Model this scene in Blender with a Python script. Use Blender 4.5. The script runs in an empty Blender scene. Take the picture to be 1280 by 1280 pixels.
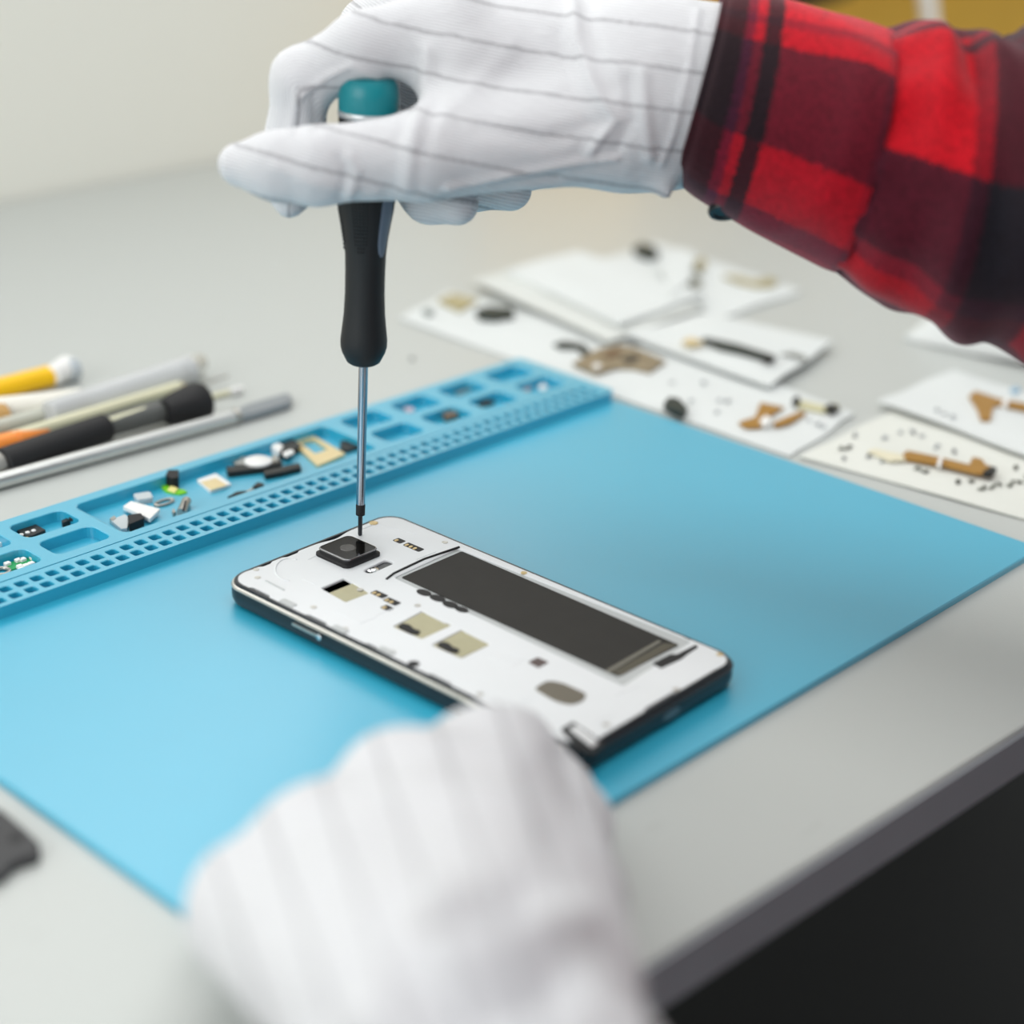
import bpy, bmesh, math, random
import numpy as np
from mathutils import Vector
random.seed(7); rng = np.random.default_rng(7)
C = bpy.context.scene.collection
PI = math.pi
K = 0.001                                   # working unit is the millimetre, table top is z = 0

# ------------------------------------------------------------------ camera
F = 2244.25
CAM = np.array([340.351, -380.014, 275.21])
EUL = (1.151892, -0.036341, 0.725966)
cam_d = bpy.data.cameras.new('camera'); cam = bpy.data.objects.new('camera', cam_d); C.objects.link(cam)
cam.location = [c*K for c in CAM]; cam.rotation_euler = EUL
cam_d.sensor_width = 36; cam_d.lens = F/1280*36
cam_d.clip_start = 0.01
cam_d.dof.use_dof = True; cam_d.dof.focus_distance = 0.618; cam_d.dof.aperture_fstop = 4.2
bpy.context.scene.camera = cam
# ------------------------------------------------------------------ light
vs = bpy.context.scene.view_settings
vs.view_transform = 'Standard'; vs.look = 'None'; vs.gamma = 1; vs.use_curve_mapping = False; vs.exposure = 0.06
W = bpy.data.worlds.new('world'); bpy.context.scene.world = W; W.use_nodes = True
W.node_tree.nodes['Background'].inputs[0].default_value = (0.93, 0.97, 1.0, 1)
W.node_tree.nodes['Background'].inputs[1].default_value = 0.56
def area(name, loc, target, size, energy, color=(1, 1, 1), size_y=None):
    d = bpy.data.lights.new(name, 'AREA'); d.size = size; d.energy = energy; d.color = color
    if size_y: d.shape = 'RECTANGLE'; d.size_y = size_y
    o = bpy.data.objects.new(name, d); C.objects.link(o); o.location = loc
    o.rotation_euler = (Vector(target)-Vector(loc)).to_track_quat('-Z', 'Y').to_euler()
    return o
area('window_light', (-0.556, 0.10, 0.66), (0.5, 0.10, 0.66), 1.1, 4.2, (1.0, 0.99, 0.97), 0.60)
area('ceiling_light', (0.20, 0.25, 1.75), (-0.5, 0.2, 0.0), 0.9, 12, (1.0, 0.98, 0.95))
area('front_fill_light', (0.10, -1.90, 0.75), (-0.1, 0.1, 0.12), 1.4, 17.5, (1.0, 0.99, 0.97), 1.0)  # added soft fill from the camera side, brightens the right glove; no window there

# ------------------------------------------------------------------ pixel -> place
def rot(r):
    a, b, c = r
    X = np.array([[1,0,0],[0,math.cos(a),-math.sin(a)],[0,math.sin(a),math.cos(a)]])
    Y = np.array([[math.cos(b),0,math.sin(b)],[0,1,0],[-math.sin(b),0,math.cos(b)]])
    Z = np.array([[math.cos(c),-math.sin(c),0],[math.sin(c),math.cos(c),0],[0,0,1]])
    return Z@Y@X
R = rot(EUL); RIGHT, UP, FWD = R[:,0], R[:,1], -R[:,2]
def P(u, v, D):                             # a pixel's direction at a given distance along the view axis
    return CAM + R@np.array([(u-640)/F*D, -(v-640)/F*D, -D])
def G(u, v, z=0.0):                         # a pixel on a horizontal plane
    d = R@np.array([(u-640)/F, -(v-640)/F, -1.0])
    return CAM + d*((z-CAM[2])/d[2])
def PX(p):                                  # place -> pixel
    q = (np.asarray(p)-CAM)@R
    return np.stack([640+F*q[...,0]/-q[...,2], 640-F*q[...,1]/-q[...,2]], -1)

# ------------------------------------------------------------------ materials
def lin(c):
    return tuple(((x/255)/12.92 if x <= 10 else (((x/255)+.055)/1.055)**2.4) for x in c)
def lin_inv(c): return tuple(255*(12.92*x if x <= .0031308 else 1.055*x**(1/2.4)-.055) for x in c)
def nd(nt, t, **k):
    n = nt.nodes.new(t)
    for a, b in k.items(): setattr(n, a, b)
    return n
MATS = {}
def mat(name, rgb, rough=.5, metal=0., var=.06, vscale=60., bump=0., bscale=300., coat=0., trans=0., sheen=0., alpha=1., spec=.5, ior=1.45):
    if name in MATS: return MATS[name]
    m = bpy.data.materials.new(name); m.use_nodes = True; nt = m.node_tree; b = nt.nodes['Principled BSDF']
    c = lin(rgb)
    tc = nd(nt, 'ShaderNodeTexCoord'); nz = nd(nt, 'ShaderNodeTexNoise'); nz.inputs['Scale'].default_value = vscale; nz.inputs['Detail'].default_value = 4
    nt.links.new(tc.outputs['Object'], nz.inputs['Vector'])
    mx = nd(nt, 'ShaderNodeMix', data_type='RGBA')
    mx.inputs[6].default_value = tuple(max(0, x*(1-var)) for x in c)+(1,); mx.inputs[7].default_value = tuple(min(1, x*(1+var)) for x in c)+(1,)
    nt.links.new(nz.outputs['Fac'], mx.inputs[0]); nt.links.new(mx.outputs[2], b.inputs['Base Color'])
    b.inputs['Roughness'].default_value = rough; b.inputs['Metallic'].default_value = metal
    b.inputs['Coat Weight'].default_value = coat; b.inputs['Transmission Weight'].default_value = trans
    b.inputs['Sheen Weight'].default_value = sheen; b.inputs['Alpha'].default_value = alpha
    b.inputs['Specular IOR Level'].default_value = spec; b.inputs['IOR'].default_value = ior
    if bump:
        n2 = nd(nt, 'ShaderNodeTexNoise'); n2.inputs['Scale'].default_value = bscale; n2.inputs['Detail'].default_value = 3
        nt.links.new(tc.outputs['Object'], n2.inputs['Vector'])
        bp = nd(nt, 'ShaderNodeBump'); bp.inputs['Strength'].default_value = bump; bp.inputs['Distance'].default_value = .001
        nt.links.new(n2.outputs['Fac'], bp.inputs['Height']); nt.links.new(bp.outputs[0], b.inputs['Normal'])
    MATS[name] = m; return m

def table_mat():
    m = mat('table_laminate', (196,199,196), .36, var=.0, spec=.7, bump=.08, bscale=900)
    nt = m.node_tree; b = nt.nodes['Principled BSDF']
    tc = nd(nt, 'ShaderNodeTexCoord'); mp = nd(nt, 'ShaderNodeMapping'); mp.inputs['Scale'].default_value = (60, 6, 60)
    n = nd(nt, 'ShaderNodeTexNoise'); n.inputs['Scale'].default_value = 6; n.inputs['Detail'].default_value = 6
    n2 = nd(nt, 'ShaderNodeTexNoise'); n2.inputs['Scale'].default_value = 40; n2.inputs['Detail'].default_value = 5
    nt.links.new(tc.outputs['Object'], mp.inputs[0]); nt.links.new(mp.outputs[0], n.inputs['Vector']); nt.links.new(tc.outputs['Object'], n2.inputs['Vector'])
    ad = nd(nt, 'ShaderNodeMath', operation='ADD'); nt.links.new(n.outputs['Fac'], ad.inputs[0]); nt.links.new(n2.outputs['Fac'], ad.inputs[1])
    cr = nd(nt, 'ShaderNodeValToRGB'); nt.links.new(ad.outputs[0], cr.inputs[0])
    cr.color_ramp.elements[0].position = .3; cr.color_ramp.elements[0].color = lin((158,162,158))+(1,)
    cr.color_ramp.elements[1].position = .75; cr.color_ramp.elements[1].color = lin((188,192,189))+(1,)
    nt.links.new(cr.outputs[0], b.inputs['Base Color']); return m

def glove_mat():
    m = bpy.data.materials.new('striped_nylon'); m.use_nodes = True; nt = m.node_tree; b = nt.nodes['Principled BSDF']
    at = nd(nt, 'ShaderNodeAttribute', attribute_name='stripe')
    tc = nd(nt, 'ShaderNodeTexCoord')
    zz = nd(nt, 'ShaderNodeTexNoise'); zz.inputs['Scale'].default_value = 900; zz.inputs['Detail'].default_value = 1
    nt.links.new(tc.outputs['Object'], zz.inputs['Vector'])
    sc = nd(nt, 'ShaderNodeMath', operation='MULTIPLY_ADD'); sc.inputs[1].default_value = .9; nt.links.new(zz.outputs['Fac'], sc.inputs[0]); nt.links.new(at.outputs['Fac'], sc.inputs[2])
    md = nd(nt, 'ShaderNodeMath', operation='PINGPONG'); md.inputs[1].default_value = 6.3; nt.links.new(sc.outputs[0], md.inputs[0])
    mr = nd(nt, 'ShaderNodeMapRange'); mr.inputs[1].default_value = .15; mr.inputs[2].default_value = .8; mr.inputs[3].default_value = 1; mr.inputs[4].default_value = 0
    nt.links.new(md.outputs[0], mr.inputs[0])
    rib = nd(nt, 'ShaderNodeMath', operation='MULTIPLY'); rib.inputs[1].default_value = 2*PI/.95; nt.links.new(at.outputs['Fac'], rib.inputs[0])
    sn = nd(nt, 'ShaderNodeMath', operation='SINE'); nt.links.new(rib.outputs[0], sn.inputs[0])
    rm = nd(nt, 'ShaderNodeMapRange'); rm.inputs[1].default_value = -1; rm.inputs[3].default_value = 0; rm.inputs[4].default_value = 1; nt.links.new(sn.outputs[0], rm.inputs[0])
    m1 = nd(nt, 'ShaderNodeMix', data_type='RGBA'); m1.inputs[6].default_value = lin((202,203,207))+(1,); m1.inputs[7].default_value = lin((221,222,225))+(1,)
    nt.links.new(rm.outputs[0], m1.inputs[0])
    m2 = nd(nt, 'ShaderNodeMix', data_type='RGBA'); m2.inputs[7].default_value = lin((160,160,164))+(1,)
    mu = nd(nt, 'ShaderNodeMath', operation='MULTIPLY'); mu.inputs[1].default_value = .85; nt.links.new(mr.outputs[0], mu.inputs[0])
    nt.links.new(mu.outputs[0], m2.inputs[0]); nt.links.new(m1.outputs[2], m2.inputs[6]); nt.links.new(m2.outputs[2], b.inputs['Base Color'])
    wr = nd(nt, 'ShaderNodeTexNoise'); wr.inputs['Scale'].default_value = 70; wr.inputs['Detail'].default_value = 2; nt.links.new(tc.outputs['Object'], wr.inputs['Vector'])
    h = nd(nt, 'ShaderNodeMath', operation='MULTIPLY_ADD'); h.inputs[1].default_value = 6.; nt.links.new(wr.outputs['Fac'], h.inputs[0]); nt.links.new(rm.outputs[0], h.inputs[2])
    h2 = nd(nt, 'ShaderNodeMath', operation='SUBTRACT'); nt.links.new(h.outputs[0], h2.inputs[0]); nt.links.new(mr.outputs[0], h2.inputs[1])
    bp = nd(nt, 'ShaderNodeBump'); bp.inputs['Strength'].default_value = .45; bp.inputs['Distance'].default_value = .0005
    nt.links.new(h2.outputs[0], bp.inputs['Height']); nt.links.new(bp.outputs[0], b.inputs['Normal'])
    b.inputs['Roughness'].default_value = .75; b.inputs['Sheen Weight'].default_value = .25
    b.inputs['Subsurface Weight'].default_value = .15; b.inputs['Subsurface Radius'].default_value = (.004,.004,.004); b.inputs['Subsurface Scale'].default_value = 1.
    return m

RED, BLK, PUR = (176,6,24), (16,22,25), (62,14,44)
def plaid_mat(name, warp, weft):
    """warp runs round the arm (stops along it in mm), weft runs along it (stops round it, 0..1)"""
    m = bpy.data.materials.new(name); m.use_nodes = True; nt = m.node_tree; b = nt.nodes['Principled BSDF']
    uv = nd(nt, 'ShaderNodeUVMap', uv_map='plaid'); tc = nd(nt, 'ShaderNodeTexCoord')
    nz = nd(nt, 'ShaderNodeTexNoise'); nz.inputs['Scale'].default_value = 1300; nz.inputs['Detail'].default_value = 2; nt.links.new(tc.outputs['Object'], nz.inputs['Vector'])
    sub = nd(nt, 'ShaderNodeVectorMath', operation='SUBTRACT'); sub.inputs[1].default_value = (.5,.5,.5); nt.links.new(nz.outputs['Color'], sub.inputs[0])
    scl = nd(nt, 'ShaderNodeVectorMath', operation='SCALE'); scl.inputs['Scale'].default_value = .02; nt.links.new(sub.outputs[0], scl.inputs[0])
    add = nd(nt, 'ShaderNodeVectorMath', operation='ADD'); nt.links.new(uv.outputs[0], add.inputs[0]); nt.links.new(scl.outputs[0], add.inputs[1])
    sp = nd(nt, 'ShaderNodeSeparateXYZ'); nt.links.new(add.outputs[0], sp.inputs[0])
    def ramp(stops, sock):
        r = nd(nt, 'ShaderNodeValToRGB'); r.color_ramp.interpolation = 'CONSTANT'; e = r.color_ramp.elements
        while len(e) > 1: e.remove(e[-1])
        e[0].position = 0; e[0].color = lin(stops[0][1])+(1,)
        for p_, c_ in stops[1:]:
            x = e.new(p_); x.color = lin(c_)+(1,)
        nt.links.new(sock, r.inputs[0]); return r
    a = ramp(warp, sp.outputs[0]); c = ramp(weft, sp.outputs[1])
    pr = nd(nt, 'ShaderNodeVectorMath', operation='MULTIPLY'); nt.links.new(a.outputs[0], pr.inputs[0]); nt.links.new(c.outputs[0], pr.inputs[1])
    gm = nd(nt, 'ShaderNodeGamma'); gm.inputs[1].default_value = .5; nt.links.new(pr.outputs[0], gm.inputs[0])
    fz = nd(nt, 'ShaderNodeTexNoise'); fz.inputs['Scale'].default_value = 800; fz.inputs['Detail'].default_value = 4; nt.links.new(tc.outputs['Object'], fz.inputs['Vector'])
    mr = nd(nt, 'ShaderNodeMapRange'); mr.inputs[1].default_value = .3; mr.inputs[2].default_value = .7; mr.inputs[3].default_value = .6; mr.inputs[4].default_value = 1.35; nt.links.new(fz.outputs['Fac'], mr.inputs[0])
    vm = nd(nt, 'ShaderNodeVectorMath', operation='SCALE'); nt.links.new(gm.outputs[0], vm.inputs[0]); nt.links.new(mr.outputs[0], vm.inputs['Scale'])
    nt.links.new(vm.outputs[0], b.inputs['Base Color'])
    bp = nd(nt, 'ShaderNodeBump'); bp.inputs['Strength'].default_value = .5; bp.inputs['Distance'].default_value = .0006
    nt.links.new(fz.outputs['Fac'], bp.inputs['Height']); nt.links.new(bp.outputs[0], b.inputs['Normal'])
    b.inputs['Roughness'].default_value = .9; b.inputs['Sheen Weight'].default_value = .3; b.inputs['Sheen Tint'].default_value = (.9,.5,.55,1); b.inputs['Specular IOR Level'].default_value = .15
    return m

# ------------------------------------------------------------------ objects
def tag(o, label, cat, group=None):
    o['label'] = label; o['category'] = cat
    if group: o['group'] = group
    return o
BASE = {}
def thing(name, label, cat, base, group=None):
    o = bpy.data.objects.new(name, None); C.objects.link(o); o.empty_display_size = .01
    o.location = [c*K for c in base]; BASE[o] = np.array(base, float)
    return tag(o, label, cat, group)
def mesh(name, V, Fc, m, parent=None, smooth=False, base=None, kind=None):
    V = np.asarray(V, float)
    if parent is not None: b = BASE[parent]
    else: b = np.array(base if base is not None else (*V[:,:2].mean(0), V[:,2].min()), float)
    me = bpy.data.meshes.new(name); me.from_pydata(((V-b)*K).tolist(), [], [tuple(map(int, f)) for f in Fc]); me.validate(); me.update()
    bm = bmesh.new(); bm.from_mesh(me); bmesh.ops.recalc_face_normals(bm, faces=bm.faces); bm.to_mesh(me); bm.free()
    if smooth:
        me.polygons.foreach_set('use_smooth', [True]*len(me.polygons))
        if smooth != 'all': me.set_sharp_from_angle(angle=math.radians(38))
    if m: me.materials.append(m)
    o = bpy.data.objects.new(name, me); C.objects.link(o); BASE[o] = b
    if parent is not None: o.parent = parent
    else: o.location = [c*K for c in b]
    if kind: o['kind'] = kind
    return o
class MB:
    def __init__(s): s.v = []; s.f = []
    def add(s, V, Fc):
        n = len(s.v); s.v += [tuple(map(float, p)) for p in V]; s.f += [tuple(i+n for i in f) for f in Fc]; return s
    def build(s, name, m, parent=None, smooth=False, **k): return mesh(name, s.v, s.f, m, parent, smooth, **k)
def loft(rings, cap=True):
    n = len(rings[0]); V = [p for r in rings for p in r]; Fc = []
    for i in range(len(rings)-1):
        for j in range(n): Fc.append((i*n+j, i*n+(j+1)%n, (i+1)*n+(j+1)%n, (i+1)*n+j))
    if cap: Fc += [tuple(range(n)), tuple((len(rings)-1)*n+j for j in range(n))]
    return V, Fc
def frame(d):
    d = np.asarray(d, float); d = d/np.linalg.norm(d)
    a = np.array([0,0,1.]) if abs(d[2]) < .9 else np.array([1.,0,0])
    x = np.cross(a, d); x /= np.linalg.norm(x); return d, x, np.cross(d, x)
def lathe(p0, d, prof, n=24, flat=1.):
    d, x, y = frame(d); p0 = np.asarray(p0, float); rings = []
    for h, r in prof:
        rings.append([p0+d*h+(x*math.cos(t)+y*flat*math.sin(t))*max(r, .01) for t in np.linspace(0, 2*PI, n, endpoint=False)])
    return loft(rings)
def tube(path, rad, n=10):
    path = [np.asarray(p, float) for p in path]; rings = []
    for i, p in enumerate(path):
        d = path[min(i+1, len(path)-1)]-path[max(i-1, 0)]; _, x, y = frame(d)
        r = rad[i] if isinstance(rad, (list, tuple)) else rad
        rings.append([p+(x*math.cos(t)+y*math.sin(t))*r for t in np.linspace(0, 2*PI, n, endpoint=False)])
    return loft(rings)
def prism(out, z0, z1, ch=0.):
    out = [(p[0], p[1]) for p in out]; c = np.mean(out, 0)
    rings = [[(x, y, z0) for x, y in out]]
    if ch:
        rings.append([(x, y, z1-ch) for x, y in out])
        ins = []
        for x, y in out:
            v = np.array([x, y])-c; l = np.linalg.norm(v) or 1; q = c+v*max(0, (l-ch)/l); ins.append((q[0], q[1], z1))
        rings.append(ins)
    else: rings.append([(x, y, z1) for x, y in out])
    return loft(rings)
def rrect(x0, x1, y0, y1, r, n=5):
    pts = []
    for cx, cy, a0 in ((x1-r, y1-r, 0), (x0+r, y1-r, PI/2), (x0+r, y0+r, PI), (x1-r, y0+r, 1.5*PI)):
        for k in range(n+1):
            a = a0+PI/2*k/n; pts.append((cx+r*math.cos(a), cy+r*math.sin(a)))
    return pts
def poly(px, z): return [G(u, v, z)[:2] for u, v in px]
def rpoly(px, z, r=1., n=3):                # pixel polygon on a plane, corners rounded by r mm
    pts = [np.array(q) for q in poly(px, z)]; out = []
    for i, p in enumerate(pts):
        a, b = pts[i-1]-p, pts[(i+1) % len(pts)]-p
        la, lb = np.linalg.norm(a), np.linalg.norm(b); ra, rb = min(r, la*.45), min(r, lb*.45)
        A, B = p+a/la*ra, p+b/lb*rb
        for k in range(n+1):
            t = k/n; out.append((1-t)**2*A+2*t*(1-t)*p+t*t*B)
    return out
def box(x0, x1, y0, y1, z0, z1): return prism([(x0,y0),(x1,y0),(x1,y1),(x0,y1)], z0, z1)
def plate(outer, holes, z, zb, floor=None, ch=.4):
    """flat sheet with real pockets: top face at z, outer skirt down to zb, pockets down to their own floor"""
    bm = bmesh.new()
    def ring(pts, zz): return [bm.verts.new((p[0], p[1], zz)) for p in pts]
    def edges(vs): return [bm.edges.new((vs[i], vs[(i+1) % len(vs)])) for i in range(len(vs))]
    def inset(pts, d):
        c = np.mean(pts, 0); out = []
        for p in pts:
            v = np.asarray(p)-c; out.append(c+v*np.maximum(0, 1-d/np.maximum(np.abs(v), d*1.01)) if False else c+v*(1-d/max(np.abs(np.asarray(pts)-c).max(0).min(), d*1.5)))
        return out
    def wall(a, b):
        for i in range(len(a)): bm.faces.new((a[i], a[(i+1) % len(a)], b[(i+1) % len(b)], b[i]))
    o = ring(outer, z); es = edges(o); loops = []
    for h, fz in holes:
        r_ = ring(h, z); es += edges(r_); loops.append((h, fz, r_))
    bmesh.ops.triangle_fill(bm, use_beauty=True, edges=es)
    ob = ring(outer, zb); wall(o, ob); bm.faces.new(ob)
    for h, fz, r_ in loops:
        i1 = ring(inset(h, ch), z-ch); wall(r_, i1); i2 = ring(inset(h, ch), fz); wall(i1, i2); bm.faces.new(i2)
    bm.verts.index_update(); V = [tuple(v.co) for v in bm.verts]; Fc = [[v.index for v in f.verts] for f in bm.faces]; bm.free()
    return V, Fc

# ------------------------------------------------------------------ implicit surfaces for the gloved hands
def capsule(X, a, b, ra, rb):
    a, b = np.asarray(a), np.asarray(b); ab = b-a; L = ab@ab
    t = np.clip(((X-a)@ab)/max(L, 1e-9), 0, 1)
    return np.linalg.norm(X-a-t[:,None]*ab, axis=1)-(ra+t*(rb-ra))
def smin(a, b, k):
    h = np.clip(.5+.5*(b-a)/k, 0, 1); return b+(a-b)*h-k*h*(1-h)
def surface_nets(fn, lo, hi, st, M):
    """fn in world mm; grid runs along the columns of M"""
    ax = [np.arange(lo[i], hi[i]+st, st) for i in range(3)]; n = [len(a) for a in ax]
    gx = np.stack(np.meshgrid(*ax, indexing='ij'), -1).reshape(-1, 3)
    f = fn(gx@M.T).reshape(n); s = f < 0
    c = np.zeros([k-1 for k in n]); pos = np.zeros([k-1 for k in n]+[3])
    sl = lambda d, o: slice(o, n[d]-1+o)
    for axis in range(3):
        oth = [d for d in range(3) if d != axis]
        for o1 in (0, 1):
            for o2 in (0, 1):
                A = [None]*3; A[axis] = sl(axis, 0); A[oth[0]] = sl(oth[0], o1); A[oth[1]] = sl(oth[1], o2); B = list(A); B[axis] = sl(axis, 1)
                fa, fb = f[tuple(A)], f[tuple(B)]; cr = (fa < 0) != (fb < 0)
                t = np.where(cr, fa/np.where(cr, fa-fb, 1), 0); q = np.zeros(list(fa.shape)+[3])
                q[..., axis] = t; q[..., oth[0]] = o1; q[..., oth[1]] = o2
                pos += q*cr[..., None]; c += cr
    act = c > 0; idx = -np.ones(act.shape, int); idx[act] = np.arange(act.sum())
    ijk = np.argwhere(act); V = (pos[act]/c[act][:, None]+ijk)*st+np.array(lo); Fc = []
    for axis in range(3):
        o = [d for d in range(3) if d != axis]
        A = [slice(1, k-1) for k in n]; A[axis] = slice(0, n[axis]-1); B = list(A); B[axis] = slice(1, n[axis])
        cr = np.argwhere(s[tuple(A)] != s[tuple(B)])
        cr = cr+np.array([0 if d == axis else 1 for d in range(3)])
        q = []
        for d1, d2 in ((0,0),(1,0),(1,1),(0,1)):
            w = cr.copy(); w[:, o[0]] -= d1; w[:, o[1]] -= d2; q.append(idx[w[:,0], w[:,1], w[:,2]])
        Fc.append(np.stack(q, 1))
    return V@M.T, np.concatenate(Fc)
def normals(V, Fc):
    N = np.zeros_like(V); n = np.cross(V[Fc[:,2]]-V[Fc[:,0]], V[Fc[:,3]]-V[Fc[:,1]])
    for k in range(4): np.add.at(N, Fc[:,k], n)
    return N/np.maximum(np.linalg.norm(N, axis=1, keepdims=True), 1e-9)
def orient(V, Fc, fn):
    N = normals(V, Fc); e = .5; g = fn(V+N*e)-fn(V-N*e)
    # flip each quad whose corner normals disagree with the field
    n = np.cross(V[Fc[:,2]]-V[Fc[:,0]], V[Fc[:,3]]-V[Fc[:,1]]); n /= np.maximum(np.linalg.norm(n, axis=1, keepdims=True), 1e-9)
    c = V[Fc].mean(1); bad = (fn(c+n*e)-fn(c-n*e)) < 0
    Fc[bad] = Fc[bad][:, ::-1]; return Fc
def segdist(p, pl):
    best = np.full(len(p), 1e9)
    for a, b in zip(pl[:-1], pl[1:]):
        a, b = np.array(a, float), np.array(b, float); t = np.clip(((p-a)@(b-a))/((b-a)@(b-a)), 0, 1)
        best = np.minimum(best, np.linalg.norm(p-a-t[:,None]*(b-a), axis=1))
    return best
def ridges(V, Fc, lst):                     # cloth folds: raise or sink the surface along lines
    N = normals(V, Fc); view = (CAM-V); view /= np.linalg.norm(view, axis=1, keepdims=True)
    w = np.clip((N*view).sum(1)*2, 0, 1); px = PX(V)
    for pl, wd, amp in lst: V = V+N*(amp*w*np.exp(-(segdist(px, pl)/wd)**2))[:, None]
    return V
def chain(X, pts, k=3.):
    d = None
    for (a, ra), (b, rb) in zip(pts[:-1], pts[1:]):
        c = capsule(X, a, b, ra, rb); d = c if d is None else smin(d, c, k)
    return d

# ================================================================== the setting
WALLX = -569.
mesh('floor', *box(-2600, 2600, -2600, 2600, -780, -750), mat('dark_floor', (40,40,40), .6, var=.3, vscale=4, bump=.1), base=(0,0,-780))['kind'] = 'structure'
mesh('wall_back', *box(WALLX-90, WALLX-2, -2600, 2600, -750, 1900), mat('wall_paint', (240,240,231), .8, var=.015, vscale=5, bump=.05), base=(WALLX-50,0,-750))['kind'] = 'structure'

wf = mat('window_white', (235,235,232), .5)
win = MB()
for b_ in ((-510, 710, 330, 358), (-510, 710, 962, 990), (-510, -482, 358, 962), (682, 710, 358, 962), (90, 110, 358, 962)): win.add(*box(WALLX-4, WALLX+(10 if b_[0] != 90 else 4), b_[0], b_[1], b_[2], b_[3]))
wo = win.build('window_1', wf, base=(WALLX, 100, 330)); wo['kind'] = 'structure'
pn = mesh('pane', *box(WALLX-1.5, WALLX+1, -482, 682, 358, 962), mat('pane_glass', (235,240,242), .05, trans=.6), wo)
TH = -0.0766                                # table front edge direction (slight turn against the phone)
e0, e1 = G(820, 1197, 0), G(1280, 908, 0)
ed = (e1-e0)[:2]; ed /= np.linalg.norm(ed)
tab = thing('work_table', 'long grey laminate work table with a dark front edge', 'table', (-200, 0, -750))
A = e0[:2]-ed*1300; B = e0[:2]+ed*1500
TOPT = 16.
top = mesh('tabletop', *prism([A, B, (WALLX, B[1]), (WALLX, A[1])], -TOPT, 0, 0), table_mat(), tab)
bm = bmesh.new(); bm.from_mesh(top.data); bmesh.ops.bevel(bm, geom=[e for e in bm.edges], offset=.0005, segments=2, affect='EDGES'); bm.to_mesh(top.data); bm.free()
nrm = np.array([ed[1], -ed[0]])
mesh('edge_strip', *prism([A+nrm*.3, B+nrm*.3, B+nrm*1.6, A+nrm*1.6], -TOPT, -1.2), mat('edge_band', (150,154,160), .5, var=.05), tab)
legm = mat('table_frame', (38,34,30), .6, var=.2)
for q in (A+ed*60-nrm*90, B-ed*60-nrm*90, np.array([WALLX+90, A[1]+60]), np.array([WALLX+90, B[1]-60])):
    mesh('leg', *box(q[0]-25, q[0]+25, q[1]-25, q[1]+25, -750, -TOPT), legm, tab)
r0, r1 = A+ed*60-nrm*100, B-ed*60-nrm*100
mesh('front_rail', *prism([r0-nrm*12, r1-nrm*12, r1+nrm*12, r0+nrm*12], -70, -TOPT-1), legm, tab)
fr0, fr1 = A+ed*60+nrm*0, B-ed*60+nrm*0
mesh('foot_rail', *prism([fr0-nrm*200, fr1-nrm*200, fr1-nrm*160, fr0-nrm*160], -640, -600), legm, tab)

# ================================================================== the blue repair mat
MT = -0.0290715
def M2W(pts):
    c, s = math.cos(MT), math.sin(MT); return [(x*c-y*s, x*s+y*c) for x, y in pts]
blue = mat('blue_silicone', lin_inv((.018,.395,.585)), .38, var=.03, vscale=30, bump=.05, bscale=500, spec=1.0, coat=1.)
blue.node_tree.nodes['Principled BSDF'].inputs['Coat Roughness'].default_value = .36; blue.node_tree.nodes['Principled BSDF'].inputs['Coat IOR'].default_value = 1.5
nt = blue.node_tree; blue.node_tree.nodes['Principled BSDF'].inputs['Subsurface Weight'].default_value = 0
mt = thing('repair_mat', 'light blue silicone repair mat with a raised parts tray along one side', 'mat', (0, 0, 0))
mesh('mat_sheet', *prism(M2W(rrect(-171, 91, -153, 204.5, 3)), 0, 2.5, .5), blue, mt)
holes = []
ys = [(-149,-127),(-121.5,-99),(-94,-71.2),(-66.5,-43.5),(89,110),(117,138),(145,166),(174,196)]
TRAYZ, FLZ = 7.0, 2.75
for a, b in ys:
    holes.append((M2W(rrect(-166, -152.2, a, b, 3.2, 4)), FLZ)); holes.append((M2W(rrect(-147.6, -134, a, b, 3.2, 4)), FLZ))
holes.append((M2W(rrect(-166, -133.5, -39.5, 83, 3.2, 4)), FLZ))
k = 0
for i in range(-10, 48):
    y = -87.2+6*i
    if y > 201 or y < -150: continue
    for xc in (-124.0, -118.0):
        holes.append((M2W(rrect(xc-2.15, xc+2.15, y-2.2, y+2.2, .8, 2)), 2.7))
holes.append((M2W(rrect(-129.5, -128.9, -150, 201, .25, 1)), TRAYZ-.8))
mesh('parts_tray', *plate(M2W(rrect(-171, -113.8, -153, 204.5, 3)), holes, TRAYZ, 2.4, ch=.25), blue, mt)

# ================================================================== the opened phone
ZP = 11.
ph = thing('phone', 'opened black smartphone with white inner frame lying on the blue mat', 'phone', (0, 0, 2.5))
black = mat('phone_black', (22,28,34), .35, var=.1, coat=.2)
white = mat('phone_white', (224,227,229), .4, var=.02, vscale=90)
lgrey = mat('phone_grey', (186,190,190), .42, var=.03)
dgrey = mat('phone_dark', (50,49,47), .6, var=.12, vscale=120, bump=.05, spec=.2)
silver = mat('silver_trim', (205,203,196), .3, .75, var=.05)
chrome = mat('chrome', (225,226,228), .12, 1., var=.02)
gold = mat('gold_contact', (196,174,126), .4, .4, var=.1)
olive = mat('olive_shield', (176,171,140), .45, .25, var=.08, vscale=200)
glass = mat('lens_glass', (14,13,12), .08, var=.1, spec=.35)
soft = mat('soft_black', (24,24,26), .6, var=.15)
X0, X1, Y0, Y1 = -77.7, 76.9, -39.3, 39.3
def rings_rr(spec, r, n=8):
    return [[(x, y, z) for x, y in rrect(X0+i, X1-i, Y0+i, Y1-i, r-i*.6, n)] for i, z in spec]
mesh('side_band', *loft(rings_rr([(2.2,2.6),(.8,3.4),(.1,5.2),(0,7.2),(.3,8.9),(1.2,9.2)], 8)), black, ph, True)
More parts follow.
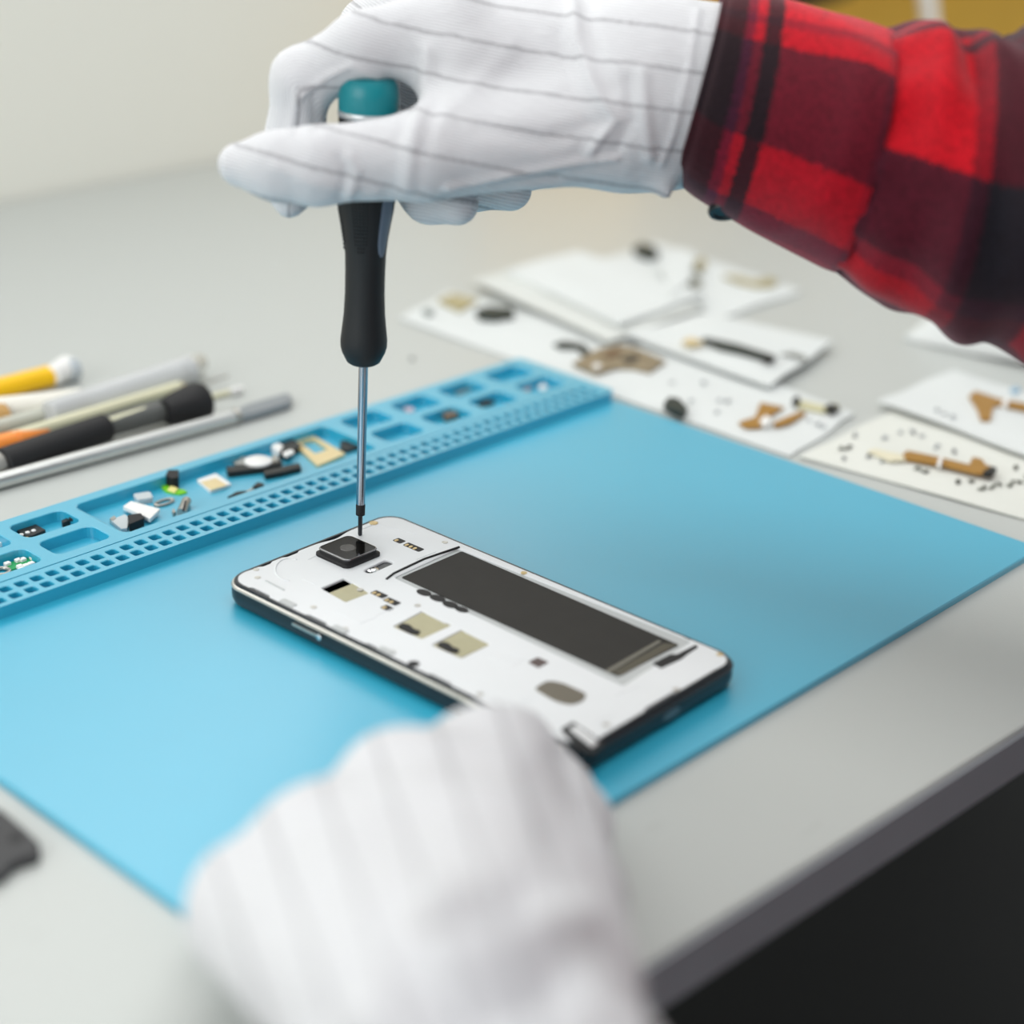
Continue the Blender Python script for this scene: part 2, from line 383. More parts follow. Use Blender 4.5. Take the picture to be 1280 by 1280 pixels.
V, Fc = loft(rings_rr([(1.3,9.0),(.1,8.9),(-.1,9.3),(.2,9.9),(.7,10.1),(1.3,9.7)], 8), cap=False)
n_ = len(rrect(0,10,0,10,1,8)); Fc += [(5*n_+j, 5*n_+(j+1)%n_, (j+1)%n_, j) for j in range(n_)]
endf = [f for f in Fc if np.mean([V[i][0] for i in f]) > X1-6.5]
rest = [f for f in Fc if f not in endf]; use = sorted({i for f in rest for i in f}); ren = {i: k_ for k_, i in enumerate(use)}
mesh('silver_trim', [V[i] for i in use], [tuple(ren[i] for i in f) for f in rest], silver, ph, True)
use = sorted({i for f in endf for i in f}); ren = {i: k_ for k_, i in enumerate(use)}
mesh('end_trim', [V[i] for i in use], [tuple(ren[i] for i in f) for f in endf], black, ph, True)
mesh('inner_lip', *loft(rings_rr([(.9,8.8),(.9,10.7),(1.2,11.05),(1.9,11.05),(2.0,10.2)], 8)), black, ph, True)
# white frame with a pocket for the battery and slots
bay = rpoly([(490,721),(571,684),(868,801),(781,858)], ZP, 1.5, 3)
simA = rpoly([(400,735),(430,722),(463,741),(432,753)], ZP, .4, 1)
slotB = rpoly([(490,783),(528,763),(566,781),(527,799)], ZP, .4, 1)
slotC = rpoly([(538,806),(577,786),(614,805),(577,823)], ZP, .4, 1)
oval = rpoly([(451,714),(484,698),(496,703),(462,718)], ZP, 2.4, 4)
out = rrect(X0+1.9, X1-1.9, Y0+1.9, Y1-1.9, 6.4, 8)
bumps = []
for x, y in out:                            # the frame's edge is uneven along the top end
    if x < X0+2.2 and abs(y) < 30: x += 1.0+.5*math.sin(y*.9)+(1.2 if -26 < y < -8 else 0)
    bumps.append((x, y))
dense = []
for i in range(len(out)):
    a, b = np.array(out[i]), np.array(out[(i+1) % len(out)]); L = np.linalg.norm(b-a); kk = max(1, int(L/1.5))
    for j in range(kk):
        p_ = a+(b-a)*j/kk; x, y = p_
        if x < X0+2.0 and -29 < y < 29: x += .25+(.9 if -24 < y < -20 or -14 < y < -8 else 0)+(1.6*math.exp(-((y-9)/5)**2))
        if y < Y0+2.0 and abs(x) < 66: y += (1.2 if int((x+200)/9) % 3 == 0 else .1)
        if x > X1-2.0 and abs(y) < 28: x -= .3+(.8 if abs(y) < 7 else 0)
        dense.append((x, y))
mesh('white_frame', *plate(dense, [(bay, ZP-1.5), (simA, ZP-1.0), (slotB, ZP-.9), (slotC, ZP-.9), (oval, ZP-1.0)], ZP, 9.0, ch=.25), white, ph)
# battery bay: pale border, sloping, round a dark floor
bi = rpoly([(501.5,721.5),(577,689),(849,806),(772.5,845.5)], ZP-.35, .5, 1)
bo = rpoly([(491,721),(571,685),(866,801),(781,857)], ZP-.4, 1.2, 1)
mesh('battery_border', *prism(bo, ZP-1.6, ZP-.55, .3), lgrey, ph)
bf = mesh('battery_floor', *prism(bi, ZP-.7, ZP-.35), dgrey, ph)
mesh('foil_line', *prism(rpoly([(757,837),(823,799),(827,801),(761,840)], ZP, .1, 1), ZP-.36, ZP-.28), mat('foil', (120,118,108), .4, .3), bf)
mesh('foil_end', *prism(rpoly([(764,840),(829,803),(847,804),(777,843)], ZP, .1, 1), ZP-.36, ZP-.3), mat('foil_dark', (86,82,70), .45, .3), bf)
for (u, v), r in zip([(530,741),(547,748),(563,756),(577,762)], (2.5,2.6,2.6,2.2)):
    c = G(u, v, ZP); a = mesh('notch', *prism([(c[0]+r*1.2*math.cos(t), c[1]+r*.75*math.sin(t)) for t in np.linspace(0, 2*PI, 16, endpoint=False)], ZP-.5, ZP+.12), soft, ph)
for pl, w in (([(483,724),(492,717),(530,699),(574,684)], .45), ([(760,858),(790,858)], .0)):
    if w: mesh('black_wire', *tube([G(u, v, ZP+.1) for u, v in pl], w, 6), soft, ph)
mesh('gap_slot', *prism(rpoly([(816,829),(838,818),(846,818),(870,806),(873,809),(858,819),(852,824),(826,836)], ZP, .4, 1), ZP-.5, ZP+.1), soft, ph)
# camera module
def px_ring(cx, cy, hx, hy, r, z): return [(x, y, z) for x, y in rrect(cx-hx, cx+hx, cy-hy, cy+hy, r, 6)]
cc = G(435, 693.5, ZP)
cb = mesh('camera_module', *loft([px_ring(cc[0], cc[1], 8.4, 8.4, 2.4, ZP-.3), px_ring(cc[0], cc[1], 8.4, 8.4, 2.4, ZP+.8), px_ring(cc[0], cc[1], 7.5, 7.5, 2.2, ZP+1.2), px_ring(cc[0], cc[1], 7.4, 7.4, 2.2, ZP+2.2)]), soft, ph, True)
V, Fc = loft([px_ring(cc[0], cc[1], a, a, b, z) for a, b, z in ((7.45,2.2,ZP+2.15),(7.6,2.2,ZP+2.4),(7.4,2.1,ZP+2.7),(7.2,2.0,ZP+2.75),(7.2,2.0,ZP+1.9))], cap=False)
mesh('chrome_ring', V, Fc, mat('dark_chrome', (150,150,152), .2, .9), cb, True)
mesh('lens_cover', *loft([px_ring(cc[0], cc[1], 7.25, 7.25, 2.0, ZP+1.9), px_ring(cc[0], cc[1], 7.25, 7.25, 2.0, ZP+2.62)]), glass, cb)
mesh('lens', *lathe((cc[0], cc[1], ZP+2.5), (0,0,1), [(0,2.8),(.13,2.8),(.2,2.5),(.2,0)], 28), mat('lens_grey', (64,62,60), .15, .3), cb)
# sensor, contacts, shields
oc = G(466, 711, ZP); mesh('sensor_disc', *lathe((oc[0], oc[1], ZP-1.0), (0,0,1), [(0,2.0),(.7,2.0),(.9,1.5),(.9,0)], 20), chrome, ph, True)
mesh('sensor_tray', *prism(rpoly([(456,712),(484,700),(493,703),(465,716)], ZP, 2, 3), ZP-1.05, ZP-.9), lgrey, ph)
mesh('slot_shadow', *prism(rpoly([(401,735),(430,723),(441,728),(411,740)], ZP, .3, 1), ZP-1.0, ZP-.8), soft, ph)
mesh('shield_plate', *prism(rpoly([(410,741),(442,728),(461,741),(431,752)], ZP, .3, 1), ZP-1.0, ZP-.25), olive, ph)
for u0, v0 in ((0, 0), (49, 23)):
    s_ = mesh('shield_plate', *prism(rpoly([(492+u0,783+v0),(528+u0,764+v0),(564+u0,781+v0),(527+u0,798+v0)], ZP, .3, 1), ZP-.9, ZP-.35), olive, ph)
    q = G(511+u0, 784+v0, ZP)
    mesh('black_spring', *prism(rpoly([(497+u0,783+v0),(503+u0,779+v0),(512+u0,781+v0),(517+u0,786+v0),(526+u0,789+v0),(522+u0,793+v0),(512+u0,791+v0)], ZP, .6, 2), ZP-.4, ZP+.1), soft, s_)
    mesh('slot_tab', *prism(rpoly([(531+u0,766+v0),(536+u0,763+v0),(562+u0,777+v0),(557+u0,779+v0)], ZP, .4, 1), ZP-.4, ZP-.05), white, s_)
for a, b in (((499,676),1),((517,684),3),((474,743),2),((490,752),2),((484,760),1)):
    c = G(*a, ZP); w = .9+1.0*b
    h_ = mesh('contact_well', *prism(rrect(c[0]-w, c[0]+w, c[1]-1.5, c[1]+1.5, .5, 2), ZP-.4, ZP+.06), soft, ph)
    for j in range(b): mesh('contact', *prism(rrect(c[0]-w+.55+1.95*j, c[0]-w+1.75+1.95*j, c[1]-1.4, c[1]+.3, .3, 1), ZP, ZP+.25, .1), gold, h_)
mesh('small_chip', *prism(rpoly([(660,828),(672,822),(686,828),(673,835)], ZP, .3, 1), ZP-.3, ZP+.15), mat('chip_brown', (86,72,70), .5), ph)
mesh('oval_button', *prism(rpoly([(667,861),(684,851),(703,854),(734,868),(729,877),(714,882),(694,877)], ZP, 1.8, 3), ZP-.3, ZP+.25, .15), mat('button_taupe', (112,106,94), .4, .3), ph)
mesh('corner_socket', *prism(rpoly([(700,912),(716,902),(757,930),(742,943),(722,936)], ZP, .8, 2), ZP-.4, ZP+.1, .1), soft, ph)
mesh('bottom_chrome', *prism(rpoly([(710,912),(720,908),(748,929),(740,935)], ZP, .8, 2), ZP-2.5, ZP+.6, .4), mat('bright_clip', (236,237,239), .25, .35), ph)
mesh('corner_post', *prism(rpoly([(716,934),(726,930),(738,939),(728,946)], 8, .8, 2), 6, 9.6, .4), mat('rough_chrome', (214,216,218)), ph)
uc = G(842, 891, 7); mesh('charging_port', *loft([[(X1+dx, y_, z_) for y_, z_ in [(uc[1]+4.2*math.cos(t), 6.4+1.5*math.sin(t)) for t in np.linspace(0, 2*PI, 20, endpoint=False)]] for dx in (-1.5, .15)]), mat('port_grey', (118,124,128), .35, .6), ph)
k0, k1 = G(373, 776, 7.4)[0], G(404, 794, 7.2)[0]
ka = mesh('power_key', *box(k0, k1, Y0-.55, Y0+1, 6.9, 7.6), silver, ph)
mesh('key_stud', *lathe((k1, Y0-.8, 7.2), (0,1,0), [(0,.5),(.2,1.1),(1.2,1.1)], 14), chrome, ka)
for u, v in ((320,712),(322,722),(366,756),(392,759),(431,786),(490,815),(600,868),(556,678),(655,716),(900,818),(845,862),(758,906),(450,737),(522,757)):
    c = G(u, v, ZP); mesh('screw', *lathe((c[0], c[1], ZP-.2), (0,0,1), [(0,1.1),(.3,1.1),(.35,.9),(.3,.5),(.3,0)], 12), mat('screw_grey', (190,188,182), .35, .6) if u not in (655,900) else gold, ph)
c = G(467, 654, ZP); mesh('screw', *lathe((c[0], c[1], ZP-.2), (0,0,1), [(0,1.6),(.4,1.6),(.5,1.2),(.4,.6),(.4,0)], 14), gold, ph)
for u, v in ((360,754),(425,787),(483,814)):
    c = G(u, v, ZP); mesh('clip_tab', *prism(rrect(c[0]-3.2, c[0]+3.2, c[1]-1.3, c[1]+1.3, .4, 1), ZP-.4, ZP+.3, .15), lgrey, ph)
c = G(517, 830, ZP); mesh('clip_hole', *prism([(c[0]+1.9*math.cos(t), c[1]+1.9*math.sin(t)) for t in np.linspace(0, 2*PI, 14, endpoint=False)], ZP-.4, ZP+.1), soft, ph)
for pl in ([(385,700),(410,688)], [(452,662),(470,655),(520,668)], [(378,724),(394,731)], [(520,700),(545,690)], [(470,770),(500,757)], [(560,845),(640,884),(690,900)], [(630,812),(655,824),(640,834),(612,822)], [(745,905),(770,892)], [(770,870),(800,856)], [(420,765),(450,780),(470,772)], [(650,880),(665,872)]):
    mesh('moulded_rib', *tube([G(u, v, ZP-.12) for u, v in pl], .28, 6), white, ph)
c0, c1 = G(332, 726, ZP), G(355, 738, ZP)
mesh('moulded_rib', *tube([c0+(0,0,.0), c1+(0,0,.0)], .35, 6), lgrey, ph)
mesh('moulded_ring', *tube([G(350+18*math.cos(t)+12, 712+14*math.sin(t), ZP) for t in np.linspace(1.6, 5.2, 14)], .3, 6), white, ph)
cn = G(291, 722, ZP-.6); mesh('corner_pad', *prism(rpoly([(296,722),(305,716),(310,721),(304,728)], ZP-.5, .5, 2), 9.5, ZP-.1), mat('corner_grey', (70,70,72), .6), ph)

# ================================================================== screwdriver
tip = G(450, 669, ZP)
axis = np.array([0,0,1.])+RIGHT*.016; axis /= np.linalg.norm(axis)
sd = thing('screwdriver', 'black precision screwdriver with teal cap standing upright on the phone', 'screwdriver', tip)
steel = mat('steel', (170,176,186), .18, 1., var=.05)
rub = mat('rubber_black', (26,28,30), .55, var=.12, bump=.06, bscale=1500)
mesh('bit', *lathe(tip, axis, [(0,.6),(.4,.75),(8,.8)], 14), mat('bit_steel', (60,62,66), .35, .8), sd, True)
mesh('bit_collar', *lathe(tip, axis, [(7.6,1.1),(7.9,1.6),(11.6,1.65),(12,1.5)], 18), soft, sd, True)
mesh('shaft', *lathe(tip, axis, [(11.8,1.5),(66,1.62)], 24), steel, sd, True)
prof = [(63.6,0),(63.6,4.6),(64.3,5.6),(67.5,7.2),(69.5,7.75),(72,7.8),(76,7.35),(81,6.85),(88,6.55),(95,6.55),(101,6.7),(106,7.2),(111,8.0),(116,8.9),(120,9.3),(126,9.4),(146,9.4),(146.4,0)]
hd = mesh('handle', *lathe(tip, axis, prof, 40), rub, sd, True)
mesh('ring', *lathe(tip, axis, [(146.2,0),(146.2,9.5),(146.5,9.7),(147.7,9.7),(148,9.5),(148.1,0)], 40), mat('ring_silver', (200,204,206), .3, .6), sd, True)
mesh('cap', *lathe(tip, axis, [(147.9,0),(147.9,9.5),(153,9.6),(156,9.1),(158,7.8),(158.8,5),(159,0)], 40), mat('teal_plastic', (10,128,138), .35, var=.05), sd, True)
hp = np.array([h for h, r in prof[1:-1]]); hr = np.array([r for h, r in prof[1:-1]])
d_, x_, y_ = frame(axis)
def on_handle(h, a, off=0.):                # a from the camera-facing side, turning to the right
    back = -np.array([FWD[0], FWD[1], 0]); back /= np.linalg.norm(back); rt = np.array([RIGHT[0], RIGHT[1], 0]); rt /= np.linalg.norm(rt)
    return tip+axis*h+(back*math.cos(a)+rt*math.sin(a))*(np.interp(h, hp, hr)+off)
stud = MB()
for pc in (-.15, -1.35, 2.3, -2.5):
    for i in range(5):
        for j in range(17):
            a = pc+(i-2)*.13; h = 103.5+j*1.25
            if j < 2 and i in (0, 4): continue
            c = on_handle(h, a); nn = c-(tip+axis*h); nn /= np.linalg.norm(nn); t2 = np.cross(axis, nn)
            q = [c+t2*.42, c+axis*.42, c-t2*.42, c-axis*.42]; stud.add([*q, c+nn*.45], [(0,1,4),(1,2,4),(2,3,4),(3,0,4)])
stud.build('grip_studs', soft, hd)['kind'] = 'stuff'
for ac in (.95, -2.05):
    rows = []
    for h in np.linspace(101.5, 124, 18):
        w = .36*math.sqrt(max(0.02, 1-((h-112.7)/11.4)**4)); rows.append([on_handle(h, ac+w*t, .35-.5*abs(t)**6) for t in np.linspace(-1, 1, 9)])
    Vg = [p for r in rows for p in r]; Fg = [(i*9+j, i*9+j+1, (i+1)*9+j+1, (i+1)*9+j) for i in range(17) for j in range(8)]
    mesh('grip_pad', Vg, Fg, mat('pad_grey', (104,118,134), .5, var=.05), hd, True)

# ================================================================== the person: gloved hands, sleeve, shirt
D0 = float((tip+axis*138-CAM)@FWD)          # distance of the screwdriver handle inside the fist
pers = thing('person', 'person in red plaid shirt and white striped gloves turning the screwdriver', 'person', (520, 80, -750))
GM = glove_mat()
def H(u, v, d): return P(u, v, D0+d)
def right_hand(X):
    palm = None
    wr, wr2 = H(905, 118, 2), H(800, 118, 4)
    for (b, rb) in ((H(562,62,-4),15),(H(558,20,18),15.5),(H(572,20,38),15),(H(600,55,54),13)):
        c = capsule(X, wr2, b, 23, rb); palm = c if palm is None else smin(palm, c, 12)
    palm = smin(palm, capsule(X, wr, wr2, 27.5, 26), 14)
    palm = smin(palm, capsule(X, H(640,178,34), H(790,150,22), 14, 17), 12)
    palm = smin(palm, capsule(X, H(575,165,-12), H(575,85,-8), 10, 11), 14)        # web
    th = chain(X, [(H(760,160,-8), 17), (H(530,194,-21), 13.0), (H(395,207,-25), 11.2), (H(345,208,-25), 9.8), (H(301,206,-24), 6.9)], 5)
    palm = smin(palm, th, 12)
    ix = chain(X, [(H(560,40,-6), 14), (H(455,58,-9), 10.4), (H(378,100,-3), 9.6), (H(369,168,2), 8.8), (H(364,238,0), 7.0), (H(362,258,-2), 3.6)], 4)
    mid = chain(X, [(H(550,5,18), 14), (H(462,35,30), 9.5), (H(470,170,30), 8.8), (H(535,245,14), 8.2), (H(572,254,8), 7.0)], 4)
    rg = chain(X, [(H(565,10,40), 13), (H(490,55,54), 9), (H(510,185,50), 8.6), (H(590,232,34), 8), (H(638,238,26), 7)], 4)
    pk = chain(X, [(H(600,50,56), 12), (H(540,85,70), 8), (H(560,190,66), 7.5), (H(650,212,48), 7), (H(690,210,42), 6.5)], 4)
    d = smin(palm, ix, 5)
    for f_ in (mid, rg, pk): d = smin(d, f_, 3)
    d = smin(d, capsule(X, H(822,205,-6), H(833,243,-6), 5, .8), 9)                # loose flap at the glove's hem
    n = .55*np.sin(X[:,0]*.21+2*np.sin(X[:,2]*.13))*np.sin(X[:,2]*.24+X[:,1]*.11)
    return d-.4*n
corner = np.stack([H(u, v, d)@R for u in (262, 935) for v in (-95, 285) for d in (-62, 92)])
V, Fc = surface_nets(right_hand, corner.min(0), corner.max(0), 1.25, R); Fc = orient(V, Fc, right_hand)
V = ridges(V, Fc, [
    ([(534,62),(529,110),(516,165),(508,232)], 9, 1.2), ([(522,70),(515,120),(500,170)], 9, -.8), ([(548,80),(545,130),(530,190)], 9, -.6),
    ([(437,193),(446,215),(436,246)], 5, 1.0), ([(425,195),(432,215),(424,246)], 5, -.6),
    ([(716,0),(722,50),(742,108),(768,150),(738,188)], 6, 1.6), ([(735,0),(745,60),(765,110)], 9, -.8), ([(700,40),(715,110),(735,150)], 10, -.8),
    ([(872,14),(860,90),(842,165),(826,205)], 3.5, .9),
    ([(376,120),(410,95),(440,81),(472,97),(505,128)], 4.5, 1.1), ([(372,122),(362,165)], 5, 1.0), ([(392,118),(395,160)], 7, -.8),
    ([(803,90),(806,150),(812,195)], 8, 1.3), ([(785,100),(790,150),(770,190)], 7, -.9),
    ([(560,235),(640,218),(720,203),(770,197)], 5, 1.2), ([(560,247),(640,230),(700,222)], 6, -1.0),
    ([(640,60),(600,100),(560,140)], 14, .8), ([(600,160),(680,175),(760,150)], 12, -.8),
    ([(345,210),(390,230),(470,240)], 9, .6)])
px = PX(V); u, v = px[:,0], px[:,1]
sl = np.where(u < 520, .25, .25-.12*np.clip((u-520)/120, 0, 1))
vp = (v-150)-.25*(np.minimum(u, 520)-520)-np.where(u > 520, .19*np.clip(u-520, 0, 120)+.13*np.maximum(u-640, 0), 0)
vp = vp/4.0                                                                        # to mm
ixc = [(560,40),(450,57),(378,104),(368,170),(364,260)]
def side(px_):
    best = np.full(len(px_), 1e9); sg = np.zeros(len(px_))
    for a, b in zip(ixc[:-1], ixc[1:]):
        a, b = np.array(a, float), np.array(b, float); t = np.clip(((px_-a)@(b-a))/((b-a)@(b-a)), 0, 1); w = px_-a-t[:,None]*(b-a)
        d_ = np.linalg.norm(w, axis=1); cr = (b-a)[0]*w[:,1]-(b-a)[1]*w[:,0]; m_ = d_ < best
        best = np.where(m_, d_, best); sg = np.where(m_, np.where(cr > 0, -d_, d_), sg)
    return sg/4.0
dep = (V-CAM)@FWD-D0
wix = np.clip((470-u)/110, 0, 1)*(dep > -11)
stripe = vp*(1-wix)+(side(px)-4.2)*wix+2.2
def relax(val, Fc, it):                     # smooth a value over the mesh so the stripes flow
    e = np.concatenate([Fc[:, [k_, (k_+1) % 4]] for k_ in range(4)]); n = np.bincount(e[:,0], minlength=len(val))+np.bincount(e[:,1], minlength=len(val))
    for _ in range(it):
        val = .5*val+.5*(np.bincount(e[:,0], val[e[:,1]], len(val))+np.bincount(e[:,1], val[e[:,0]], len(val)))/np.maximum(n, 1)
    return val
stripe = relax(stripe, Fc, 60)
def glove(name, V, Fc, stripe):
    o = mesh(name, V, Fc, GM, pers, 'all')
    a = o.data.attributes.new('stripe', 'FLOAT', 'POINT'); a.data.foreach_set('value', np.asarray(stripe, np.float32)); return o
glove('right_glove', V, Fc, stripe)

# left hand: rests on the mat's near corner, steadying the phone
def Lh(u, v, z): return G(u, v, z)
LW = Lh(640, 1400, 62)
def left_hand(X):
    wr = LW; palm = None
    K_ = [(Lh(606,964,44), 15.5), (Lh(505,1005,47), 16), (Lh(400,1075,43), 15.5), (Lh(312,1140,36), 13.5)]
    for b, rb in K_:
        c = capsule(X, wr, b, 22, rb); palm = c if palm is None else smin(palm, c, 12)
    tips = [[(Lh(640,940,26), 11), (Lh(674,978,13), 9)], [(Lh(500,975,24), 11.5), (Lh(560,1040,12), 9)], [(Lh(392,1050,20), 11), (Lh(450,1110,12), 9)], [(Lh(300,1130,18), 10), (Lh(370,1180,11.5), 8.5)]]
    d = palm
    for (b, rb), t in zip(K_, tips): d = smin(d, chain(X, [(b, rb), *t], 4), 5)
    th = chain(X, [(Lh(690,1260,50), 18), (Lh(695,1120,36), 14), (Lh(704,1034,22), 11.5), (Lh(706,995,15), 9)], 6)
    d = smin(d, th, 10)
    n = np.sin(X[:,0]*.1+1.5*np.sin(X[:,1]*.07))*np.sin(X[:,1]*.13+X[:,2]*.1)
    return d-.7*n
ce = np.stack([Lh(u, v, z) for u, v, z in ((200,1160,5),(320,1200,0),(820,930,5),(610,850,55),(640,1400,62))]+[LW+np.array([30,-30,0]), LW+np.array([20,20,30]), LW+np.array([0,-40,-30])])
lo, hi = ce.min(0)-14, ce.max(0)+14; lo[2] = 1.0
V, Fc = surface_nets(left_hand, lo, hi, 1.6, np.eye(3)); Fc = orient(V, Fc, left_hand)
V = ridges(V, Fc, [([(714,1158),(650,1186),(570,1212)], 28, 8), ([(560,1140),(520,1200),(470,1285)], 28, 7), ([(660,1120),(630,1150),(560,1170)], 30, -5.0), ([(700,1210),(620,1240),(560,1270)], 30, -6), ([(500,1130),(450,1200),(410,1280)], 20, -2.5),
    ([(700,930),(745,1010),(770,1120)], 20, 1.5), ([(680,960),(700,1050)], 22, -2.0), ([(640,1240),(720,1230),(800,1260)], 22, -2.), ([(330,1130),(420,1060),(560,930)], 25, 1.)])
q = PX(V); glove('left_glove', V, Fc, (q[:,0]-.33*q[:,1])/6.6)

# sleeve on the right arm
cuff_warp = [(0,(5,9,10)),(.046,PUR),(.06,(150,10,30)),(.075,(8,13,14)),(.105,(170,10,30)),(.27,(120,10,30)),(.285,RED),(.5,RED)]
cuff_weft = [(0,(214,18,34)),(.13,(120,12,34)),(.15,RED),(.185,(44,14,28)),(.325,(150,6,26)),(.43,PUR),(.5,(100,12,40)),(.62,BLK),(.8,RED)]
slv_warp = [(0,(150,10,28)),(.012,RED),(.13,(90,12,26)),(.16,BLK),(.25,(120,10,26)),(.33,RED),(.42,BLK),(.5,RED),(.62,BLK),(.72,RED),(.85,BLK)]
slv_weft = [(0,(26,36,38)),(.065,RED),(.085,(26,34,36)),(.105,RED),(.275,(24,22,34)),(.40,(80,14,40)),(.43,(150,8,26)),(.5,BLK),(.58,RED),(.8,BLK)]
cuffM, slvM = plaid_mat('plaid_cuff', cuff_warp, cuff_weft), plaid_mat('plaid_sleeve', slv_warp, slv_weft)
ringspec = [((903,-4),(844,222),0,31),((926,1),(872,247),-2,33),((985,11),(932,279),-6,36),((1060,28),(1000,312),-12,38),((1106,42),(1046,337),-16,38),
            ((1140,40),(1078,356),-19,40),((1182,46),(1132,388),-23,43),((1232,42),(1192,423),-28,45),((1290,42),(1272,446),-34,47),((1400,50),(1400,500),-46,50),((1560,90),(1580,580),-66,52),((1740,120),(1780,660),-90,56),((1960,80),(2000,640),-120,60)]
def ring_at(t):
    i = min(int(t), len(ringspec)-2); f_ = t-i
    def val(j):
        a, b, d, w = ringspec[min(max(j, 0), len(ringspec)-1)]; return np.array([*a, *b, d, w], float)
    p0, p1, p2, p3 = (val(i+k_) for k_ in (-1, 0, 1, 2))
    s_ = .5*(2*p1+(p2-p0)*f_+(2*p0-5*p1+4*p2-p3)*f_**2+(3*p1-p0-3*p2+p3)*f_**3)
    T, B_ = H(s_[0], s_[1], s_[4]), H(s_[2], s_[3], s_[4]); return (T+B_)/2, (T-B_)/2, FWD*s_[5]
def sleeve(name, t0, t1, nt_, m, disp, parent, off=0., hem=False, inner=3.0):
    na = 144; rows = []; S = []; s = 0; last = None
    ts = np.linspace(t0, t1, nt_)
    for t in ts:
        c, n1, n2 = ring_at(t)
        if last is not None: s += np.linalg.norm(c-last)
        last = c; row = []
        for j in range(na):
            a = 2*PI*j/na; dirv = n1*math.cos(a)-n2*math.sin(a); L = np.linalg.norm(dirv); row.append(c+dirv*(1+(off+disp(s, j/na, t))/L))
        rows.append(row); S.append(s)
    if hem:                                  # fold the edge inwards so the cloth has thickness
        c, n1, n2 = ring_at(t0); axd = rows[1][0]-rows[0][0]; axd = axd/np.linalg.norm(axd)
        def inn(k_, back): return [p+(c-p)/np.linalg.norm(c-p)*k_+axd*back for p in rows[0]]
        rows = [inn(inner, 14), inn(inner, 2), inn(inner*.75, -.6), inn(inner*.25, -.9)]+rows; S = [14, 2, 0, 0]+S
    n = len(rows); Vv = [p for r in rows for p in r]; Ff = []; UV = []
    for i in range(n-1):
        for j in range(na):
            Ff.append((i*na+j, i*na+(j+1)%na, (i+1)*na+(j+1)%na, (i+1)*na+j)); UV += [(S[i]/200, j/na), (S[i]/200, (j+1)/na), (S[i+1]/200, (j+1)/na), (S[i+1]/200, j/na)]
    b = BASE[parent]; me = bpy.data.meshes.new(name); me.from_pydata(((np.array(Vv)-b)*K).tolist(), [], Ff)
    uvl = me.uv_layers.new(name='plaid'); uvl.data.foreach_set('uv', np.array(UV, np.float32).ravel())
    me.polygons.foreach_set('use_smooth', [True]*len(Ff)); me.materials.append(m); me.update()
    o = bpy.data.objects.new(name, me); C.objects.link(o); o.parent = parent; BASE[o] = b; return o
def d_cuff(s, a, t):
    e = .7*math.sin(a*2*PI*3+s*.06)+.5*math.sin(a*2*PI*5-s*.11+1)
    e += 1.6*math.exp(-((s-30-18*math.sin(2*PI*a))/7)**2)*max(0, math.sin(2*PI*a-.3))
    return e-.9*math.exp(-((s-1)/1.5)**2)-.6*math.exp(-((s-58)/3)**2)
def d_slv(s, a, t):
    g = math.exp(-s/22.)
    e = g*1.0*math.sin(a*2*PI*11+.8*math.sin(s*.1))-.6*math.exp(-s/3.5)
    e += (1-math.exp(-s/15.))*(1.5*math.sin(s*.115+a*2*PI*2.0)+1.6*math.sin(s*.26-a*2*PI*3+1.3)+.8*math.sin(s*.4+a*9))
    e += 4.*math.exp(-((s-16-40*(a-.05))/8)**2)*math.exp(-((a-.08)/.1)**2)-3.5*math.exp(-((s-22-55*(a-.05))/5)**2)*math.exp(-((a-.14)/.1)**2)
    return e
sl = sleeve('shirt_sleeve', 3.9, 12, 190, slvM, d_slv, pers)
sleeve('cuff', 0, 4.05, 110, cuffM, d_cuff, sl, .7, True)
bc, bn = H(905, 268, -6), UP
mesh('button', *lathe(bc+UP*2, -UP+.5*RIGHT*0-.35*FWD, [(0,5.0),(1.2,5.2),(2.0,4.8),(2.0,3.6),(1.5,3.2),(1.5,0)], 24), mat('button_black', (22,24,26), .35), sl, True)
# the rest of the shirt and the trousers, beyond the picture's right and lower edges
elbow = (ring_at(11.9)[0]); sh_r = np.array([470, 300, 360.]); sh_l = np.array([500, -120, 350.]); el_l = np.array([440, -255, 45.])
def shirt(X):
    tors = smin(capsule(X, (520,90,330), (560,90,-180), 105, 120), capsule(X, (510,10,330), (545,20,-180), 95, 120), 60)
    tors = smin(tors, capsule(X, (510,170,330), (545,160,-180), 95, 120), 60)
    tors = smin(tors, capsule(X, sh_r, sh_l, 62, 62), 50)
    tors = smin(tors, chain(X, [(sh_r, 60), (elbow, 52)], 5), 25)
    return smin(tors, chain(X, [(sh_l, 60), (el_l, 50), (LW+np.array([45,-12,2]), 36)], 12), 25)
V, Fc = surface_nets(shirt, np.array([140,-330,-330.]), np.array([720,420,460.]), 9, np.eye(3)); Fc = orient(V, Fc, shirt)
o = mesh('shirt_body', V, Fc, None, pers, 'all')
uvl = o.data.uv_layers.new(name='plaid'); co = np.array([v_.co for v_ in o.data.vertices])
idx = np.array([l.vertex_index for l in o.data.loops]); uvl.data.foreach_set('uv', np.stack([(co[idx,2]*5) % 1, (co[idx,1]*5) % 1], 1).astype(np.float32).ravel()); o.data.materials.append(slvM)
def trousers(X):
    d = capsule(X, (555,90,-200), (565,90,-260), 130, 120)
    for y, kx in ((190, 190), (-20, 230)):
        d = smin(d, chain(X, [((540, y*.8+20, -270), 85), ((kx, y, -255), 62), ((kx-20, y, -660), 48)], 25), 40)
    return d
V, Fc = surface_nets(trousers, np.array([80,-160,-735.]), np.array([720,350,-60.]), 11, np.eye(3)); Fc = orient(V, Fc, trousers)
mesh('trousers', V, Fc, mat('dark_denim', (34,40,46), .9, var=.2), pers, 'all')
